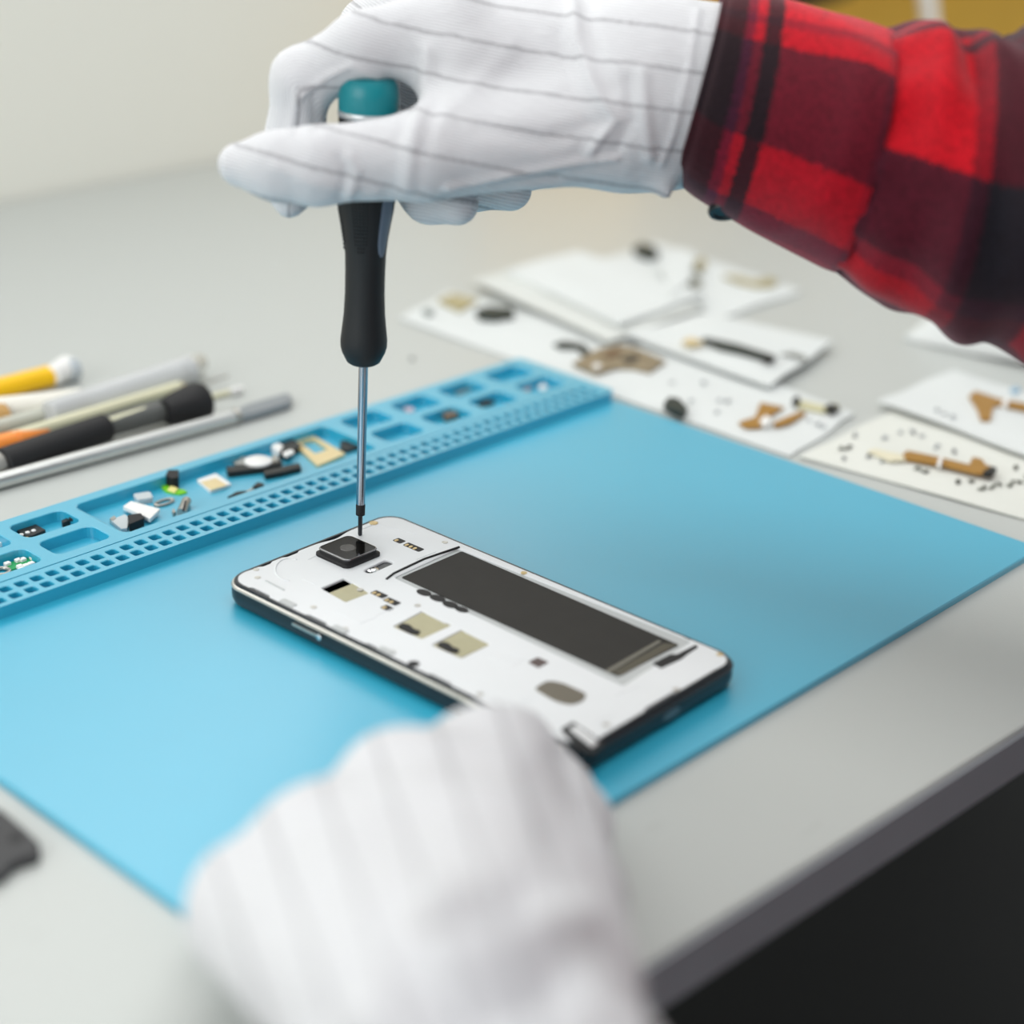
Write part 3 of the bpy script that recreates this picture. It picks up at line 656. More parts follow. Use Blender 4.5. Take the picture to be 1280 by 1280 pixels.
for y, kx in ((190, 165), (-20, 205)):
    mesh('shoe', *loft([[(kx-x_, y+w_*math.cos(t), -750+h_*max(0, .5+.5*math.sin(t))) for t in np.linspace(0, 2*PI, 20, endpoint=False)] for x_, w_, h_ in ((-55,20,60),(-45,36,90),(0,44,95),(60,46,70),(130,44,50),(165,22,35))]), soft, pers, True)
st = thing('stool', 'dark round stool under the seated person', 'stool', (575, 90, -750))
mesh('seat', *lathe((575,90,-440), (0,0,1), [(0,160),(4,172),(45,175),(58,165),(60,0)], 40), soft, st, True)
mesh('column', *lathe((575,90,-730), (0,0,1), [(0,30),(20,26),(290,26)], 20), steel, st, True)
mesh('base', *lathe((575,90,-750), (0,0,1), [(0,200),(12,195),(22,60),(24,0)], 40), soft, st, True)

# ================================================================== loose parts in the tray
FZ = 2.75
def slab(name, label, cat, px_, z0, z1, m, r=.5, ch=.15, parent=None, group=None, zp=None):
    o = mesh(name, *prism(rpoly(px_, z0 if zp is None else zp, r, 2), z0, z1, ch), m, parent)
    if parent is None: tag(o, label, cat, group)
    return o
def crop(ox, oy, s): return lambda *pts: [(ox+a/s, oy+b/s) for a, b in pts]
c1, c2, c3, c4 = crop(0,640,12.8), crop(120,590,9.143), crop(270,520,7.111), crop(430,440,6.095)
cer = mat('white_ceramic', (236,236,234), .35, var=.02); pcb = mat('green_board', (16,150,82), .4, var=.15, vscale=400)
clear = mat('clear_plastic', (236,246,250), .15, trans=.35, var=.01); brown = mat('brown_part', (128,104,84), .5, .2, var=.2, vscale=300)
cream = mat('cream_brass', (228,208,160), .35, .35, var=.08, vscale=250); lsil = mat('dull_silver', (176,174,168), .35, .8, var=.08)
chipb = mat('chip_black', (34,34,32), .5, var=.25, vscale=500)
o = slab('circuit_chip', 'black chip board with white solder dots in a far left tray compartment', 'chip', c1((250,345),(450,265),(570,255),(740,350),(520,440),(420,445)), FZ, FZ+1.6, chipb)
for a in ((340,365),(440,330),(537,300)):
    q = G(*c1(a)[0], FZ+1.6); mesh('solder_dot', *lathe((q[0],q[1],FZ+1.5), (0,0,1), [(0,.95),(.4,.8),(.6,.3),(.6,0)], 10), cer, o)
q = G(*c1((425,418))[0], FZ+1.6); mesh('solder_dot', *lathe((q[0],q[1],FZ+1.5), (0,0,1), [(0,1.0),(.3,.8),(.3,0)], 10), gold, o)
o = slab('connector', 'small black connector at the right end of a compartment, beside the chip board', 'connector', c1((985,215),(1080,170),(1090,110),(1240,100),(1250,160),(1010,255)), FZ, FZ+2, chipb)
slab('step', '', '', c1((1100,150),(1110,100),(1230,95),(1240,150)), FZ+2, FZ+3, soft, parent=o)
o = slab('circuit_board', 'small green circuit board with white components in the leftmost lower compartment', 'circuit board', c1((80,880),(530,730),(620,840),(150,985)), FZ, FZ+1.2, pcb, .3)
for a in ((120,845),(290,790),(365,780),(530,750),(320,890),(410,880),(500,845),(345,935)):
    q = G(*c1(a)[0], FZ+1.2); mesh('component', *prism(rrect(q[0]-.9, q[0]+.9, q[1]-1.1, q[1]+1.1, .2, 1), FZ+1.1, FZ+2.2, .2), cer, o)
q = G(*c1((30,985))[0], FZ); mesh_ring = tube([(q[0]+2.6*math.cos(t), q[1]+2.6*math.sin(t), FZ+.8) for t in np.linspace(0, 2*PI, 20)], .7, 8)
tag(mesh('metal_ring', *mesh_ring, lsil), 'small silver ring against the green circuit board', 'ring')
slab('ceramic_chip', 'white chip at the left picture edge in a tray compartment', 'chip', c1((-160,520),(20,480),(80,540),(-120,600)), FZ, FZ+1.5, cer)
slab('ceramic_plate', 'white rectangular ceramic plate lying in the large tray compartment', 'plate', c2((310,430),(400,370),(735,460),(620,575)), FZ+1.2, FZ+2.6, cer, .4)
slab('black_module', 'black cube module in front of the white ceramic plate', 'module', c2((365,580),(520,560),(555,620),(385,690)), FZ, FZ+3.2, soft, .3)
o = slab('clear_bracket', 'clear plastic bracket beside the black cube module', 'bracket', c2((170,590),(330,520),(380,560),(360,680),(290,690)), FZ, FZ+1.4, clear, .4)
slab('metal_tip', '', '', c2((155,575),(215,540),(235,570),(185,600)), FZ, FZ+1.6, lsil, parent=o)
slab('plastic_dome', 'clear plastic dome behind the white ceramic plate', 'dome', c2((420,310),(620,280),(660,350),(480,380)), FZ, FZ+2.2, clear, 1.2)
q = G(*c2((780,360))[0], FZ); tag(mesh('oval_ring', *tube([(q[0]+1.9*math.cos(t), q[1]+4.*math.sin(t), FZ+.5) for t in np.linspace(0, 2*PI, 24)], .55, 8), lsil), 'flat silver oval ring right of the white ceramic plate', 'ring')
a, b = G(*c2((975,470))[0], FZ+1.8), G(*c2((1035,330))[0], FZ+1.8)
o = tag(mesh('metal_clip', *tube([a, b], 1.8, 12), lsil, smooth=True), 'short silver tube shaped clip near the square holes', 'clip')
slab('clip_slot', '', '', c2((985,440),(1015,330),(1035,330),(1010,445)), FZ+3.3, FZ+3.75, soft, .1, 0, parent=o, zp=FZ+3.5)
slab('tiny_screw', 'tiny silver screw lying left of the silver clip', 'screw', c2((865,480),(890,455),(915,490),(890,515)), FZ, FZ+1.5, lsil)
o = thing('camera_flex', 'tiny black camera on a bright green and yellow flex by the tray wall', 'camera module', (*G(*c2((880,180))[0], FZ)[:2], FZ))
slab('camera_block', '', '', c2((800,160),(830,100),(950,100),(950,185),(870,200)), FZ, FZ+4.6, soft, .3, parent=o)
slab('green_flex', '', '', c2((745,190),(780,130),(830,150),(860,210),(1000,215),(1050,245),(960,270),(800,240)), FZ, FZ+.7, mat('flex_green', (116,200,20), .4), .8, parent=o)
slab('yellow_pad', '', '', c2((815,215),(860,165),(940,200),(900,245)), FZ+.7, FZ+1.3, mat('flex_yellow', (240,230,150), .4), .4, parent=o)
o = slab('gold_chip', 'square gold topped chip with white border in the large tray compartment', 'chip', [(246,603),(270,595),(289,608),(263,617)], FZ, FZ+1.2, cer, .4)
slab('gold_top', '', '', [(251,603),(270,598),(284,607),(264,613)], FZ+1.2, FZ+1.4, cream, .3, .05, parent=o)
o = slab('flex_cable', 'thin black ribbon flex with a silver middle lying along the groove', 'cable', c3((100,740),(180,690),(270,680),(260,700),(180,715)), FZ, FZ+.9, chipb, .4)
slab('silver_middle', '', '', c3((255,690),(320,650),(350,650),(300,685)), FZ, FZ+.7, lsil, parent=o); slab('plug', '', '', c3((320,655),(370,610),(430,625),(390,650)), FZ, FZ+1.2, chipb, parent=o)
o = thing('speaker_module', 'black speaker module with white oval disc in the large tray compartment', 'speaker', (*G(325, 588, FZ)[:2], FZ))
slab('black_bar', '', '', c3((90,500),(230,490),(540,470),(570,400),(590,470),(420,510),(110,550)), FZ, FZ+2.4, chipb, parent=o)
slab('black_arm', '', '', c3((420,530),(560,500),(740,460),(760,500),(600,540),(440,570)), FZ, FZ+2.2, chipb, parent=o)
q = G(*c3((375,390))[0], FZ+3.4); mesh('white_disc', *lathe((q[0],q[1],FZ+2.2), (0,0,1), [(0,5.4),(1.0,5.4),(1.4,4.6),(1.5,0)], 28), cer, o, True)
slab('grey_base', '', '', c3((160,470),(230,400),(480,430),(520,380),(570,440),(400,480)), FZ, FZ+2.2, lsil, parent=o)
slab('foil_leg', '', '', c3((130,390),(180,360),(200,440),(165,460)), FZ, FZ+1.5, lsil, parent=o)
o = thing('jack_assembly', 'silver and black jack assembly between speaker disc and brass frame', 'connector', (*G(358, 566, FZ)[:2], FZ))
slab('silver_block', '', '', c3((490,330),(540,290),(600,330),(560,390)), FZ, FZ+3.2, cer, parent=o); slab('black_block', '', '', c3((580,270),(680,250),(760,310),(640,390),(570,380)), FZ, FZ+2.6, chipb, parent=o)
slab('pale_insert', '', '', c3((590,340),(670,310),(700,335),(620,375)), FZ+2.6, FZ+3.4, cer, parent=o); slab('brass_end', '', '', c3((690,290),(730,270),(790,310),(740,325)), FZ, FZ+2, cream, parent=o)
fo = rpoly(c3((660,190),(850,140),(1150,310),(905,415)), FZ+2.4, .6, 2); fi = rpoly(c3((740,205),(870,180),(1000,270),(880,310)), FZ+2.4, .4, 1)
tag(mesh('card_tray', *plate(fo, [(fi, FZ-.0)], FZ+2.6, FZ+1.4, ch=.05), cream), 'rectangular brass coloured card tray frame leaning in the large compartment', 'card tray')
ct = bpy.data.objects['card_tray']
bmf = bmesh.new(); bmf.from_mesh(ct.data)
low = min(v_.co.z for v_ in bmf.verts)
for f_ in list(bmf.faces):
    if len(f_.verts) > 4 and f_.calc_center_median().z < low+.0016: bmf.faces.remove(f_)
for v_ in bmf.verts:
    if v_.co.z < low+.0010: v_.co.z = low+.0014
bmesh.ops.translate(bmf, verts=bmf.verts, vec=(0,0,-.0014)); bmf.to_mesh(ct.data); bmf.free()
o = slab('flex_strip', 'black flex strip right of the brass card tray behind the shaft', 'cable', c4((-30,700),(20,690),(110,705),(290,715),(305,740),(110,745),(20,775),(-30,750)), FZ, FZ+1.4, chipb, .4)
slab('copper_end', '', '', c4((260,720),(300,722),(300,755),(265,750)), FZ, FZ+1.5, brown, parent=o)
slab('shielded_part', 'brown and white shielded part in a lower compartment right of the shaft', 'shield', c4((725,450),(800,440),(890,460),(860,510),(770,535)), FZ, FZ+2.2, brown)
slab('silver_strip', 'flat silver strip in an upper compartment right of the shaft', 'strip', c4((840,320),(950,280),(985,290),(880,335)), FZ, FZ+.8, lsil)
slab('brown_latch', 'dark brown latch in a lower compartment near the far corner', 'latch', c4((970,390),(1080,390),(1150,395),(1080,420),(1000,415)), FZ, FZ+1.8, mat('latch_brown', (70,56,48), .5))
slab('pink_bit', 'tiny pale pink bit in the upper compartment nearest the shaft', 'bit', c4((450,430),(520,430),(540,460),(470,470)), FZ, FZ+.8, mat('pale_pink', (205,190,200), .5))
slab('pink_dot', 'tiny pink dot in the last lower compartment at the far corner', 'bit', [(651,487),(658,484),(664,487),(657,491)], FZ, FZ+1., mat('dot_pink', (220,170,165), .5))
slab('pearl_bit', 'tiny pearly bit in the last lower compartment at the far corner', 'bit', [(672,486),(679,482),(685,486),(678,490)], FZ, FZ+1.2, cer)
names = ['tiny silver screw in the square hole nearest the black cube module', 'tiny ring screw in a square hole, furthest right of the screws', 'tiny silver screw standing in a near row square hole', 'tiny pale screw in a near row square hole, right of another']
for (u, v), lb in zip(((162,686),(197,672),(189.5,686),(207.5,680)), names):
    q = G(u, v, 3.6); tag(mesh('set_screw', *lathe((q[0],q[1],2.7), (.5,.2,1), [(0,.45),(2.2,.45),(2.2,1.1),(3.0,1.0),(3.1,0)], 12), chrome, smooth=True), lb, 'screw', 'loose screws in the square holes')

# ================================================================== tools lying left of the mat
def seg(px_, z): return [G(u, v, z) for u, v in px_]
yel = mat('yellow_plastic', (248,196,6), .35, var=.06); tan = mat('wood_tan', (190,150,90), .6, var=.2, vscale=80)
def rod(name, parent, pa, pb, ra, rb, m, n=18, z=None, flat=1., lab=None):
    z = ra if z is None else z; a, b = G(*pa, z), G(*pb, z); L = np.linalg.norm(b-a); e = min(.8, ra*.3)
    return mesh(name, *lathe(a, b-a, [(0,ra-e),(e,ra),(L*.5,(ra+rb)/2),(L-e,rb),(L,max(.2,rb-e))], n, flat), m, parent, True)
t = thing('yellow_brush', 'yellow handled brush with white tip, farthest of the tools', 'brush', G(20, 488, 0))
rod('handle', t, (-140,520), (66,469), 4.2, 4.8, yel, z=4.8); rod('white_collar', t, (64,470), (86,459), 4.5, 5.6, cer, z=5.6); rod('clear_tip', t, (84,463), (97,460), 5.2, 5.0, mat('frosted', (205,214,220), .3, trans=.3), z=5.4)
t = thing('wide_brush', 'flat brush with white bristles and wooden handle below the yellow brush', 'brush', G(30, 510, 0))
rod('wooden_handle', t, (-150,556), (8,519), 5, 5.6, tan, z=5.6); rod('bristles', t, (-6,515), (104,496), 6.0, 3.8, mat('bristle_white', (236,234,224), .8, var=.05, bump=.3, bscale=900), z=6.4); rod('wood_edge', t, (-6,527), (90,508), 2.2, 1.6, tan, z=2.2)
t = thing('clear_syringe', 'clear grey plastic tube with pointed end lying across the tools', 'tube', G(150, 490, 0))
cp = mat('grey_clear', (226,229,230), .2, trans=.35, var=.03)
rod('barrel', t, (60,517), (238,462), 5.2, 6.6, cp, z=7); rod('stem', t, (-140,569), (66,515), 2.6, 3.2, mat('grey_green', (190,192,180), .4), z=5); rod('nozzle', t, (234,463), (250,452), 5.8, 4.2, mat('nozzle_clear', (222,222,214), .3, trans=.3), z=6)
t = thing('wooden_stick', 'long cream wooden stick between clear tube and black driver', 'stick', G(100, 518, 0)); rod('shaft', t, (-140,592), (226,482), 2.2, 2.2, mat('cream_stick', (224,222,192), .5, var=.08), z=5.5); rod('tip', t, (224,483), (232,480.5), 1.7, .8, gold, z=5.5)
t = thing('orange_pick', 'orange plastic pick with pointed end next to the black driver', 'pick', G(20, 548, 0)); rod('blade', t, (-140,590), (20,549), 4.2, 3.6, mat('orange_plastic', (252,150,66), .4), z=4.2); rod('point', t, (19,549.5), (62,538), 3.6, .9, mat('orange_plastic', (252,150,66), .4), z=4.2)
t = thing('black_driver', 'black handled driver with grey neck and flared black cap', 'screwdriver', G(120, 545, 0))
rod('grip', t, (2,580), (133,534), 6.0, 5.8, soft, z=6.2); rod('steel_collar', t, (-16,586), (3,579), 5, 5, lsil, z=6); rod('neck', t, (131,535), (214,511), 4.2, 4.6, mat('neck_grey', (84,86,84), .4), z=6.2); rod('neck_inlay', t, (134,527), (212,503), 1.4, 1.4, mat('cream_stick', (224,222,192), .5), z=9.2)
a, b = G(206, 515, 7), G(254, 501, 7); L = np.linalg.norm(b-a)
cap_ = mesh('flared_cap', *lathe(a, b-a, [(0,5),(L*.15,6.5),(L*.6,8.2),(L*.9,8.6),(L,7.6),(L+.5,0)], 28), soft, t, True)
t = thing('metal_spudger', 'long silver metal spudger with flat dull blade nearest the mat', 'spudger', G(200, 548, 0))
rod('shaft', t, (-60,617), (293,521), 3.3, 3.0, mat('brushed_steel', (206,208,206), .32, .85, var=.06, vscale=200), z=3.4)
bl = rpoly([(290,518),(310,508),(360,494),(366,500),(362,506),(330,516),(294,526)], 2.5, 1, 2); mesh('blade', *prism(bl, 1.0, 3.8, .4), mat('dull_blade', (148,154,160), .4, .7), t)
q = G(292, 521, 3); mesh('ferrule', *lathe(q, G(300,519,3)-q, [(0,3.2),(.5,3.5),(2,3.5),(2.4,3.0)], 16), lsil, t, True)
t = thing('needle_probe', 'thin grey needle probe pointing out behind the black cap', 'probe', G(265, 480, 0)); rod('needle', t, (226,490), (286,469), .9, .5, lsil, z=4); rod('hub', t, (218,493), (230,489), 1.6, 1.4, lsil, z=4)
t = thing('cotton_swab', 'thin cream swab stick lying just right of the black cap', 'swab', G(275, 494, 0)); rod('stick', t, (200,512), (292,489), 1.2, 1.2, mat('cream_stick', (224,222,192), .5), z=1.4); rod('bud', t, (288,490), (304,486), 1.9, 1.5, cer, z=2)
tag(mesh('plastic_cover', *prism(rpoly([(-60,1003),(0,1016),(30,1040),(51,1060),(50,1074),(30,1079),(14,1086),(6,1098),(-60,1125)], 1.5, 2, 3), 0, 3.2, .6), mat('cover_dark', (58,58,60), .55, var=.1)), 'dark grey plastic cover cut off by the left picture edge', 'cover')
pc = bpy.data.objects['plastic_cover']; q = G(20, 1047, 3.2); mesh('screw_hole', *lathe((q[0],q[1],2.9), (0,0,1), [(0,1.8),(.45,1.8),(.45,0)], 14), soft, pc)
tag(mesh('tiny_pellet', *lathe(G(515,450,0), (0,0,1), [(0,1.0),(.8,1.3),(1.5,.8),(1.7,0)], 10), mat('pellet_grey', (150,152,150), .6)), 'tiny grey pellet alone on the bare table', 'pellet')

# ================================================================== paper bags of parts at the right
paper = mat('paper_white', (216,220,219), .7, var=.02, vscale=25, bump=.1, bscale=60)
paper2 = mat('paper_cream', (219,221,214), .7, var=.03, vscale=25, bump=.1, bscale=60)
PAPERS = {}
def sheet(label, quad, z, th, m, wav=.8, seed=0, name='parts_bag', cat='bag', nu=22, nv=16, lift=None):
    r_ = np.random.default_rng(seed); ph_ = r_.uniform(0, 6, 6); W_ = [G(u, v, z) for u, v in quad]; V = []
    def hgt(s, t_):
        edge = min(s, 1-s, t_, 1-t_); e = wav*(math.sin(3.1*s+ph_[0])*math.sin(2.7*t_+ph_[1])+.5*math.sin(7*s+5*t_+ph_[2])+.35*math.sin(11*t_-4*s+ph_[3]))
        return max(0, e+wav*1.2)*(.35+.65*min(1, edge*5))+(lift(s, t_) if lift else 0)
    for side_ in (0, 1):
        for i in range(nu+1):
            for j in range(nv+1):
                s, t_ = i/nu, j/nv; jit = .6*math.sin(9*s+ph_[4])*math.sin(8*t_+ph_[5])
                p_ = (1-s)*(1-t_)*W_[0]+s*(1-t_)*W_[1]+s*t_*W_[2]+(1-s)*t_*W_[3]+np.array([jit, jit*.6, 0])
                V.append((p_[0], p_[1], z+hgt(s, t_)*1.0+(th if side_ else 0)))
    n = (nu+1)*(nv+1); ix_ = lambda i, j: i*(nv+1)+j; Fc = []
    for i in range(nu):
        for j in range(nv):
            q_ = (ix_(i,j), ix_(i+1,j), ix_(i+1,j+1), ix_(i,j+1)); Fc += [q_[::-1], tuple(k_+n for k_ in q_)]
    bd = [ix_(i,0) for i in range(nu)]+[ix_(nu,j) for j in range(nv)]+[ix_(i,nv) for i in range(nu,0,-1)]+[ix_(0,j) for j in range(nv,0,-1)]
    for a, b in zip(bd, bd[1:]+bd[:1]): Fc.append((a, b, b+n, a+n))
    o = mesh(name, V, Fc, m, None, True); tag(o, label, cat); PAPERS[o] = np.array(V); return o
def topz(x, y):
    best = 0.
    for V in PAPERS.values():
        d = np.hypot(V[:,0]-x, V[:,1]-y); k_ = d < 7
        if k_.any() and d.min() < 5: best = max(best, V[k_][:,2].max())
    return best
s1 = sheet('white parts bag reaching farthest left, with black bits, behind the tray corner', [(498,399),(562,366),(790,428),(733,484)], .2, .5, paper, .6, 1)
s2u = sheet('pale grey under-sheet below the thick blank white pad', [(590,352),(700,322),(880,386),(760,428)], 3.5, .6, mat('paper_grey', (210,213,209), .7), .5, 2, 'paper_sheet', 'sheet')
s2 = sheet('thick blank white pad with nothing on it, behind the other bags', [(632,343),(722,318),(880,372),(775,410)], 5.0, 2.2, paper, .5, 3, 'foam_pad', 'pad')
s3 = sheet('farthest white parts bag with tan strip, beside the blank pad', [(742,330),(820,306),(1002,366),(900,400)], .2, .9, paper, 1.0, 4)
s5 = sheet('white parts bag along the mat edge with brown shield and flex', [(690,470),(822,425),(1068,520),(988,572)], .2, .6, paper, .7, 5)
s4 = sheet('white parts bag holding one long dark strip, right of centre', [(780,420),(882,394),(1042,430),(962,486)], 3.0, 1.2, paper, .8, 6)
s6 = sheet('cream parts bag with ink marks and amber flex nearest the mat corner', [(1000,573),(1118,514),(1360,596),(1345,668)], .2, .6, paper2, .9, 7)
s7 = sheet('white parts bag with branching amber flex at the right picture edge', [(1098,503),(1190,466),(1380,520),(1370,604)], 3.2, .9, paper, .8, 8)
s8 = sheet('crumpled white bag puffed up under the plaid sleeve', [(1128,425),(1190,388),(1330,420),(1290,462)], .3, 2, paper, 2.2, 9, lift=lambda s, t: 24*max(0, math.sin(PI*s)*math.sin(PI*t))+3*math.sin(14*s)*math.sin(11*t)*min(1, 6*min(s, 1-s, t, 1-t)))
def flat(name, label, cat, px_, m, th=1., zz=None, r=.6):
    z = 3. if zz is None else zz
    for _ in range(3):
        pts = rpoly(px_, z, r, 2)
        if zz is None: z = max(topz(*p_) for p_ in pts[::2])+.05
    o = mesh(name, *prism(pts, z, z+th, min(.3, th*.3)), m); o['_z'] = z; return tag(o, label, cat)
def on(o, name, px_, m, th, r=.3): z = o['_z']; return mesh(name, *prism(rpoly(px_, z+1, r, 1), z+.2, z+th, .1), m, o)
amber = mat('amber_flex', (168,124,52), .4, .2, var=.12, vscale=150); tanf = mat('tan_flex', (176,166,128), .45, .2, var=.15, vscale=150); dgr = mat('dark_green_black', (38,48,44), .5, var=.2)
flat('shield_plate', 'tan metal shield on the leftmost white bag', 'shield', [(547,378),(566,370),(597,378),(575,391)], tanf, 1.6)
flat('earpiece', 'black oblong earpiece on the leftmost white bag', 'earpiece', [(594,394),(610,389),(640,392),(643,399),(618,403),(600,401)], dgr, 3)
flat('dark_spring', 'small dark green spring contact at the left bag tip', 'spring', [(528,391),(537,388),(543,393),(534,396)], mat('grey_green_dark', (120,130,126), .5), 1.5)
flat('curved_flex', 'dark curved flex between leftmost bag and brown shield', 'cable', [(692,425),(705,421),(730,425),(738,433),(730,439),(722,430),(700,430)], dgr, 1.2, r=.4)
o = flat('large_shield', 'large brown metal shield with white dot near the tray corner', 'shield', [(716,457),(745,440),(775,434),(800,440),(832,454),(812,468),(792,463),(770,462),(745,470)], mat('brown_shield', (150,138,116), .4, .4, var=.2, vscale=150), 1.6)
on(o, 'white_dot', [(740,460),(746,457),(752,460),(746,464)], cer, 2.4); on(o, 'dark_patch', [(752,445),(770,438),(778,443),(762,450)], mat('patch_brown', (110,86,60), .5), 2.2); on(o, 'seam', [(776,450),(795,446),(800,450),(785,456)], chipb, 2.)
flat('vibration_motor', 'black round vibration motor at the blue mat edge', 'motor', [(829,511),(836,504),(848,506),(859,518),(852,524),(838,518)], dgr, 3.2)
o = flat('branching_flex', 'brown branching flex with white dot on the bag by the mat', 'cable', [(923,530),(944,523),(950,505),(980,511),(962,522),(950,536),(932,536)], amber, 1)
on(o, 'white_dot', [(949,529),(956,522),(965,526),(958,534)], cer, 2.2)
flat('flex_tail', 'narrow brown flex tail right of the branching flex', 'cable', [(966,531),(975,526),(1000,516),(1008,518),(988,530),(970,535)], amber, .9)
o = flat('connector_strip', 'thin cream strip with two dark connectors on the bag by the mat', 'connector', [(990,503),(1000,502),(1030,509),(1048,507),(1050,513),(1030,517),(998,511)], mat('cream_strip', (200,196,160), .5), 1)
on(o, 'dark_plug', [(990,503),(996,499),(1000,504),(995,508)], chipb, 3); on(o, 'dark_plug', [(1030,512),(1038,508),(1049,511),(1040,517)], chipb, 2.5)
o = flat('long_strip', 'long thin dark green strip on the bag right of centre', 'cable', [(876,427),(880,424),(920,432),(965,446),(969,450),(955,452),(900,438)], dgr, 1.2, r=.4)
on(o, 'brass_end', [(852,428),(862,422),(880,428),(866,431)], cream, 1.4); on(o, 'dark_plug', [(952,450),(962,446),(970,449),(960,453)], chipb, 2.4)
flat('wire_loop', 'faint grey wire loop right of the long dark strip', 'wire', [(975,444),(990,441),(1006,446),(1010,453),(1004,449),(988,445)], mat('wire_grey', (150,152,146), .5), .8, r=.3)
flat('tan_strip', 'tan strip flex with rounded end on the farthest bag', 'cable', [(903,346),(920,347),(945,354),(962,349),(972,353),(966,359),(945,360),(920,354)], tanf, 1.2)
flat('button_cell', 'black oval component at the back corner of the farthest bag', 'component', [(791,316),(800,310),(818,314),(823,322),(812,326),(798,321)], dgr, 3)
flat('tan_bracket', 'small tan bracket standing on the farthest bag', 'bracket', [(868,330),(878,326),(883,332),(876,341),(868,338)], tanf, 2)
flat('grey_bracket', 'small grey green bracket beside the tan bracket', 'bracket', [(862,354),(868,350),(878,356),(868,361)], mat('bracket_green', (130,128,104), .5), 1.5)
flat('white_card', 'small white square card standing out on the farthest bag', 'card', [(826,330),(846,311),(868,317),(862,352),(838,372)], paper, .8)
o = flat('amber_flex', 'amber brown flex with a white joint on the ink marked bag', 'cable', [(1128,570),(1133,566),(1172,574),(1212,584),(1216,574),(1228,577),(1232,584),(1246,588),(1240,595),(1222,594),(1176,583),(1130,576)], amber, 1.2, r=.4)
on(o, 'white_joint', [(1171,582),(1174,574),(1178,575),(1176,584)], cer, 2.2, .2); on(o, 'connector', [(1228,593),(1238,586),(1246,588),(1240,595)], chipb, 2.2)
flat('cream_flex', 'pale cream flex end joining the amber flex', 'cable', [(1084,566),(1092,563),(1128,571),(1132,577),(1112,578)], mat('cream_flex', (222,216,190), .5), 1., r=.4)
o = flat('branched_flex', 'amber branched flex with a wide foot on the edge bag', 'cable', [(1211,497),(1218,491),(1248,501),(1290,508),(1290,516),(1244,508),(1240,514),(1238,527),(1226,527),(1221,512)], mat('amber_flex', (168,124,52)), 1.2, r=.4)
on(o, 'white_joint', [(1252,507),(1256,500),(1261,502),(1258,510)], cer, 2.2, .2)
flat('blue_bit', 'tiny pale blue bit near the top of the edge bag', 'bit', [(1262,489),(1270,485),(1276,489),(1268,493)], mat('bit_blue', (150,186,210), .5), 1)
# pen marks on the bags: short illegible strokes
ink = mat('ink', (72,76,60), .7, var=.2); faint = mat('faint_ink', (150,156,160), .7)
def ink_mark(o, u, v, w, h, m, seed, wid=.55):
    r_ = np.random.default_rng(seed); z = topz(*G(u, v, 3)[:2])+.12
    pts = [(u+(i/4-.5)*w, v+(r_.random()-.5)*h) for i in range(5)]
    wpts = [G(a, b, z) for a, b in pts]; V = []; Fc = []
    for i, p_ in enumerate(wpts):
        d = wpts[min(i+1,4)]-wpts[max(i-1,0)]; d = d/np.linalg.norm(d); nn = np.array([-d[1], d[0], 0])*wid
        V += [p_+nn, p_-nn, p_+nn+(0,0,.25), p_-nn+(0,0,.25)]
    for i in range(4): a = i*4; Fc += [(a+2,a+3,a+7,a+6),(a,a+2,a+6,a+4),(a+1,a+5,a+7,a+3)]
    mesh('ink_mark', V, Fc, m, o)
for i, (u, v, w, h) in enumerate(((1147,587,7,6),(1157,589,7,6),(1197,603,5,9),(1214,602,6,5),(1228,610,10,7),(1240,609,8,6),(1248,605,6,6),(1264,604,9,12),(1275,602,8,6),(1054,560,9,7),(1062,559,5,6),(1270,586,3,9),(1285,596,7,7),(1298,602,8,7))): ink_mark(s6, u, v, w, h, ink, i)
for i, (u, v, w, h) in enumerate(((1068,543,3,9),(1106,547,5,6),(1125,541,5,6),(1141,540,4,6),(1152,546,5,6),(1171,558,7,8),(1193,564,3,6),(1055,572,2,8),(1086,570,4,6),(1103,577,4,5))): ink_mark(s6, u, v, w, h, faint, 50+i)
for i, (u, v, w, h) in enumerate(((840,478,4,6),(880,478,4,6),(864,503,3,6),(900,500,5,6),(910,502,4,6),(897,515,4,6),(1012,525,5,6),(1022,530,4,6),(1030,534,4,5))): ink_mark(s5, u, v, w, h, faint, 90+i)
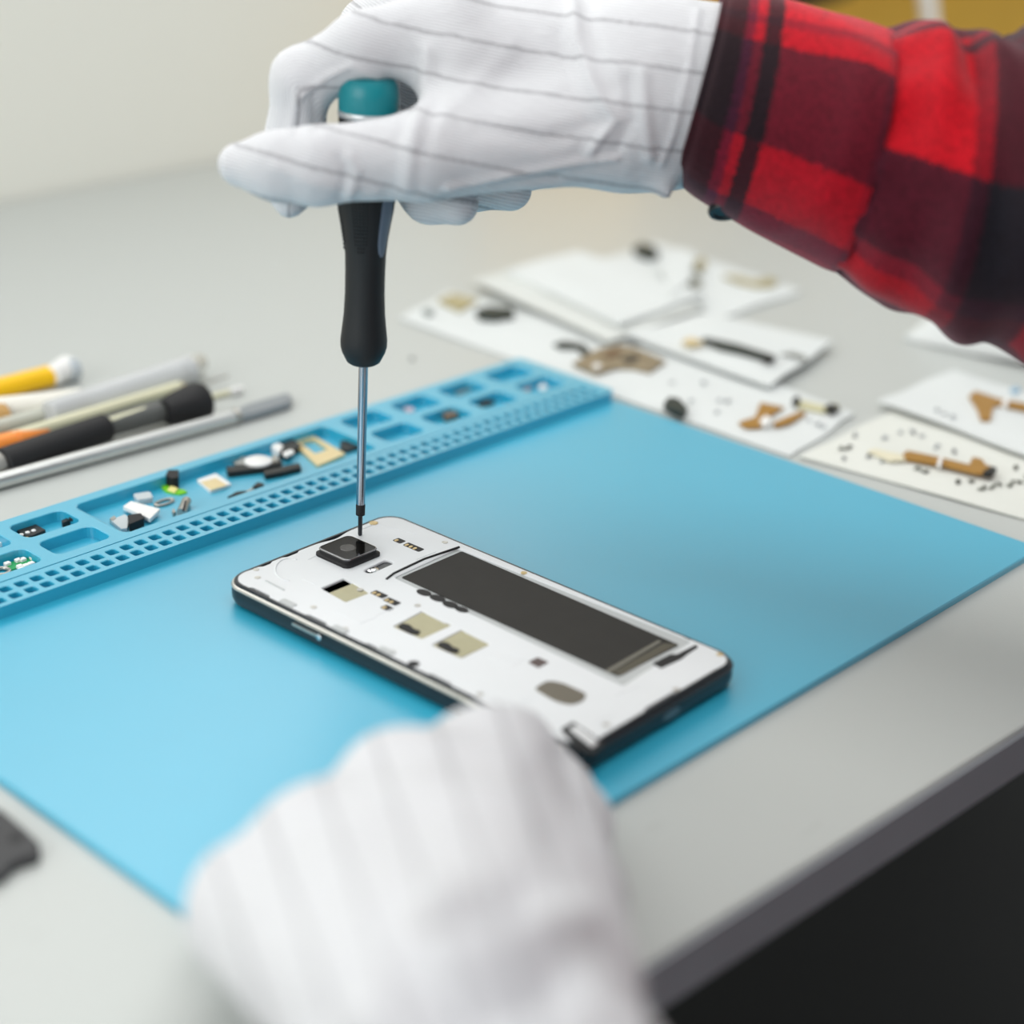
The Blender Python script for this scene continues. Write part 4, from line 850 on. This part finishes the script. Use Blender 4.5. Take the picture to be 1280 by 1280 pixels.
for i, (u, v, w, h) in enumerate(((1172,513,4,5),(1181,517,4,5),(1191,521,4,5))): ink_mark(s7, u, v, w, h, faint, 120+i)

# ================================================================== things against the back wall, top right
kraft = mat('kraft_card', (236,188,74), .8, var=.12, vscale=12, bump=.15, bscale=120)
q0 = np.array([WALLX+105, 640.]); bx = thing('cardboard_box', 'open mustard brown cardboard box against the back wall', 'box', (WALLX+90, 900, 0))
bw, bl_, bh = 150, 700, 170; xa, xb, ya, yb = WALLX+12, WALLX+12+bw, 610, 610+bl_
for nm, b_ in (('front_panel', (xb-3, xb, ya, yb, 0, bh)), ('back_panel', (xa, xa+3, ya, yb, 0, bh)), ('end_panel', (xa+3, xb-3, ya, ya+3, 0, bh)), ('end_panel', (xa+3, xb-3, yb-3, yb, 0, bh)), ('bottom', (xa+3, xb-3, ya+3, yb-3, 0, 3))):
    mesh(nm, *box(*b_), kraft, bx)
mesh('flap', *loft([[(xb, ya, bh), (xb, yb, bh), (xb-3, yb, bh+2), (xb-3, ya, bh+2)], [(xb+52, ya, bh-46), (xb+52, yb, bh-46), (xb+50, yb, bh-43), (xb+50, ya, bh-43)]]), kraft, bx)
strap = mat('strap_dark', (70,56,30), .7)
mesh('handle_cutout', *loft([[(xb+d_x, ya+190+150*math.cos(t)*.6, 96+16*math.sin(t)) for t in np.linspace(0, 2*PI, 28, endpoint=False)] for d_x in (-1., .4)]), strap, bx)
q = G(1128, 52, 30)
t = thing('white_roll', 'small white roll of tape in front of the cardboard box', 'roll', (xb+40, 760, 0))
mesh('roll', *lathe((xb+90, 762, 0), (0,0,1), [(0,16),(1,18),(70,18),(72,16),(72,0)], 28), cer, t, True); mesh('core', *lathe((xb+90, 762, 71.8), (0,0,1), [(0,9),(.6,9),(.6,0)], 20), kraft, t)
pts = [(xb+150, 905, 4), (xb+110, 900, 6), (xb+66, 880, 60), (xb+58, 862, 130), (xb+52, 850, 210), (xb+30, 846, 260)]
tag(mesh('white_cable', *tube(pts, 6.5, 12), cer, smooth=True), 'thick white cable rising over the cardboard box front', 'cable')
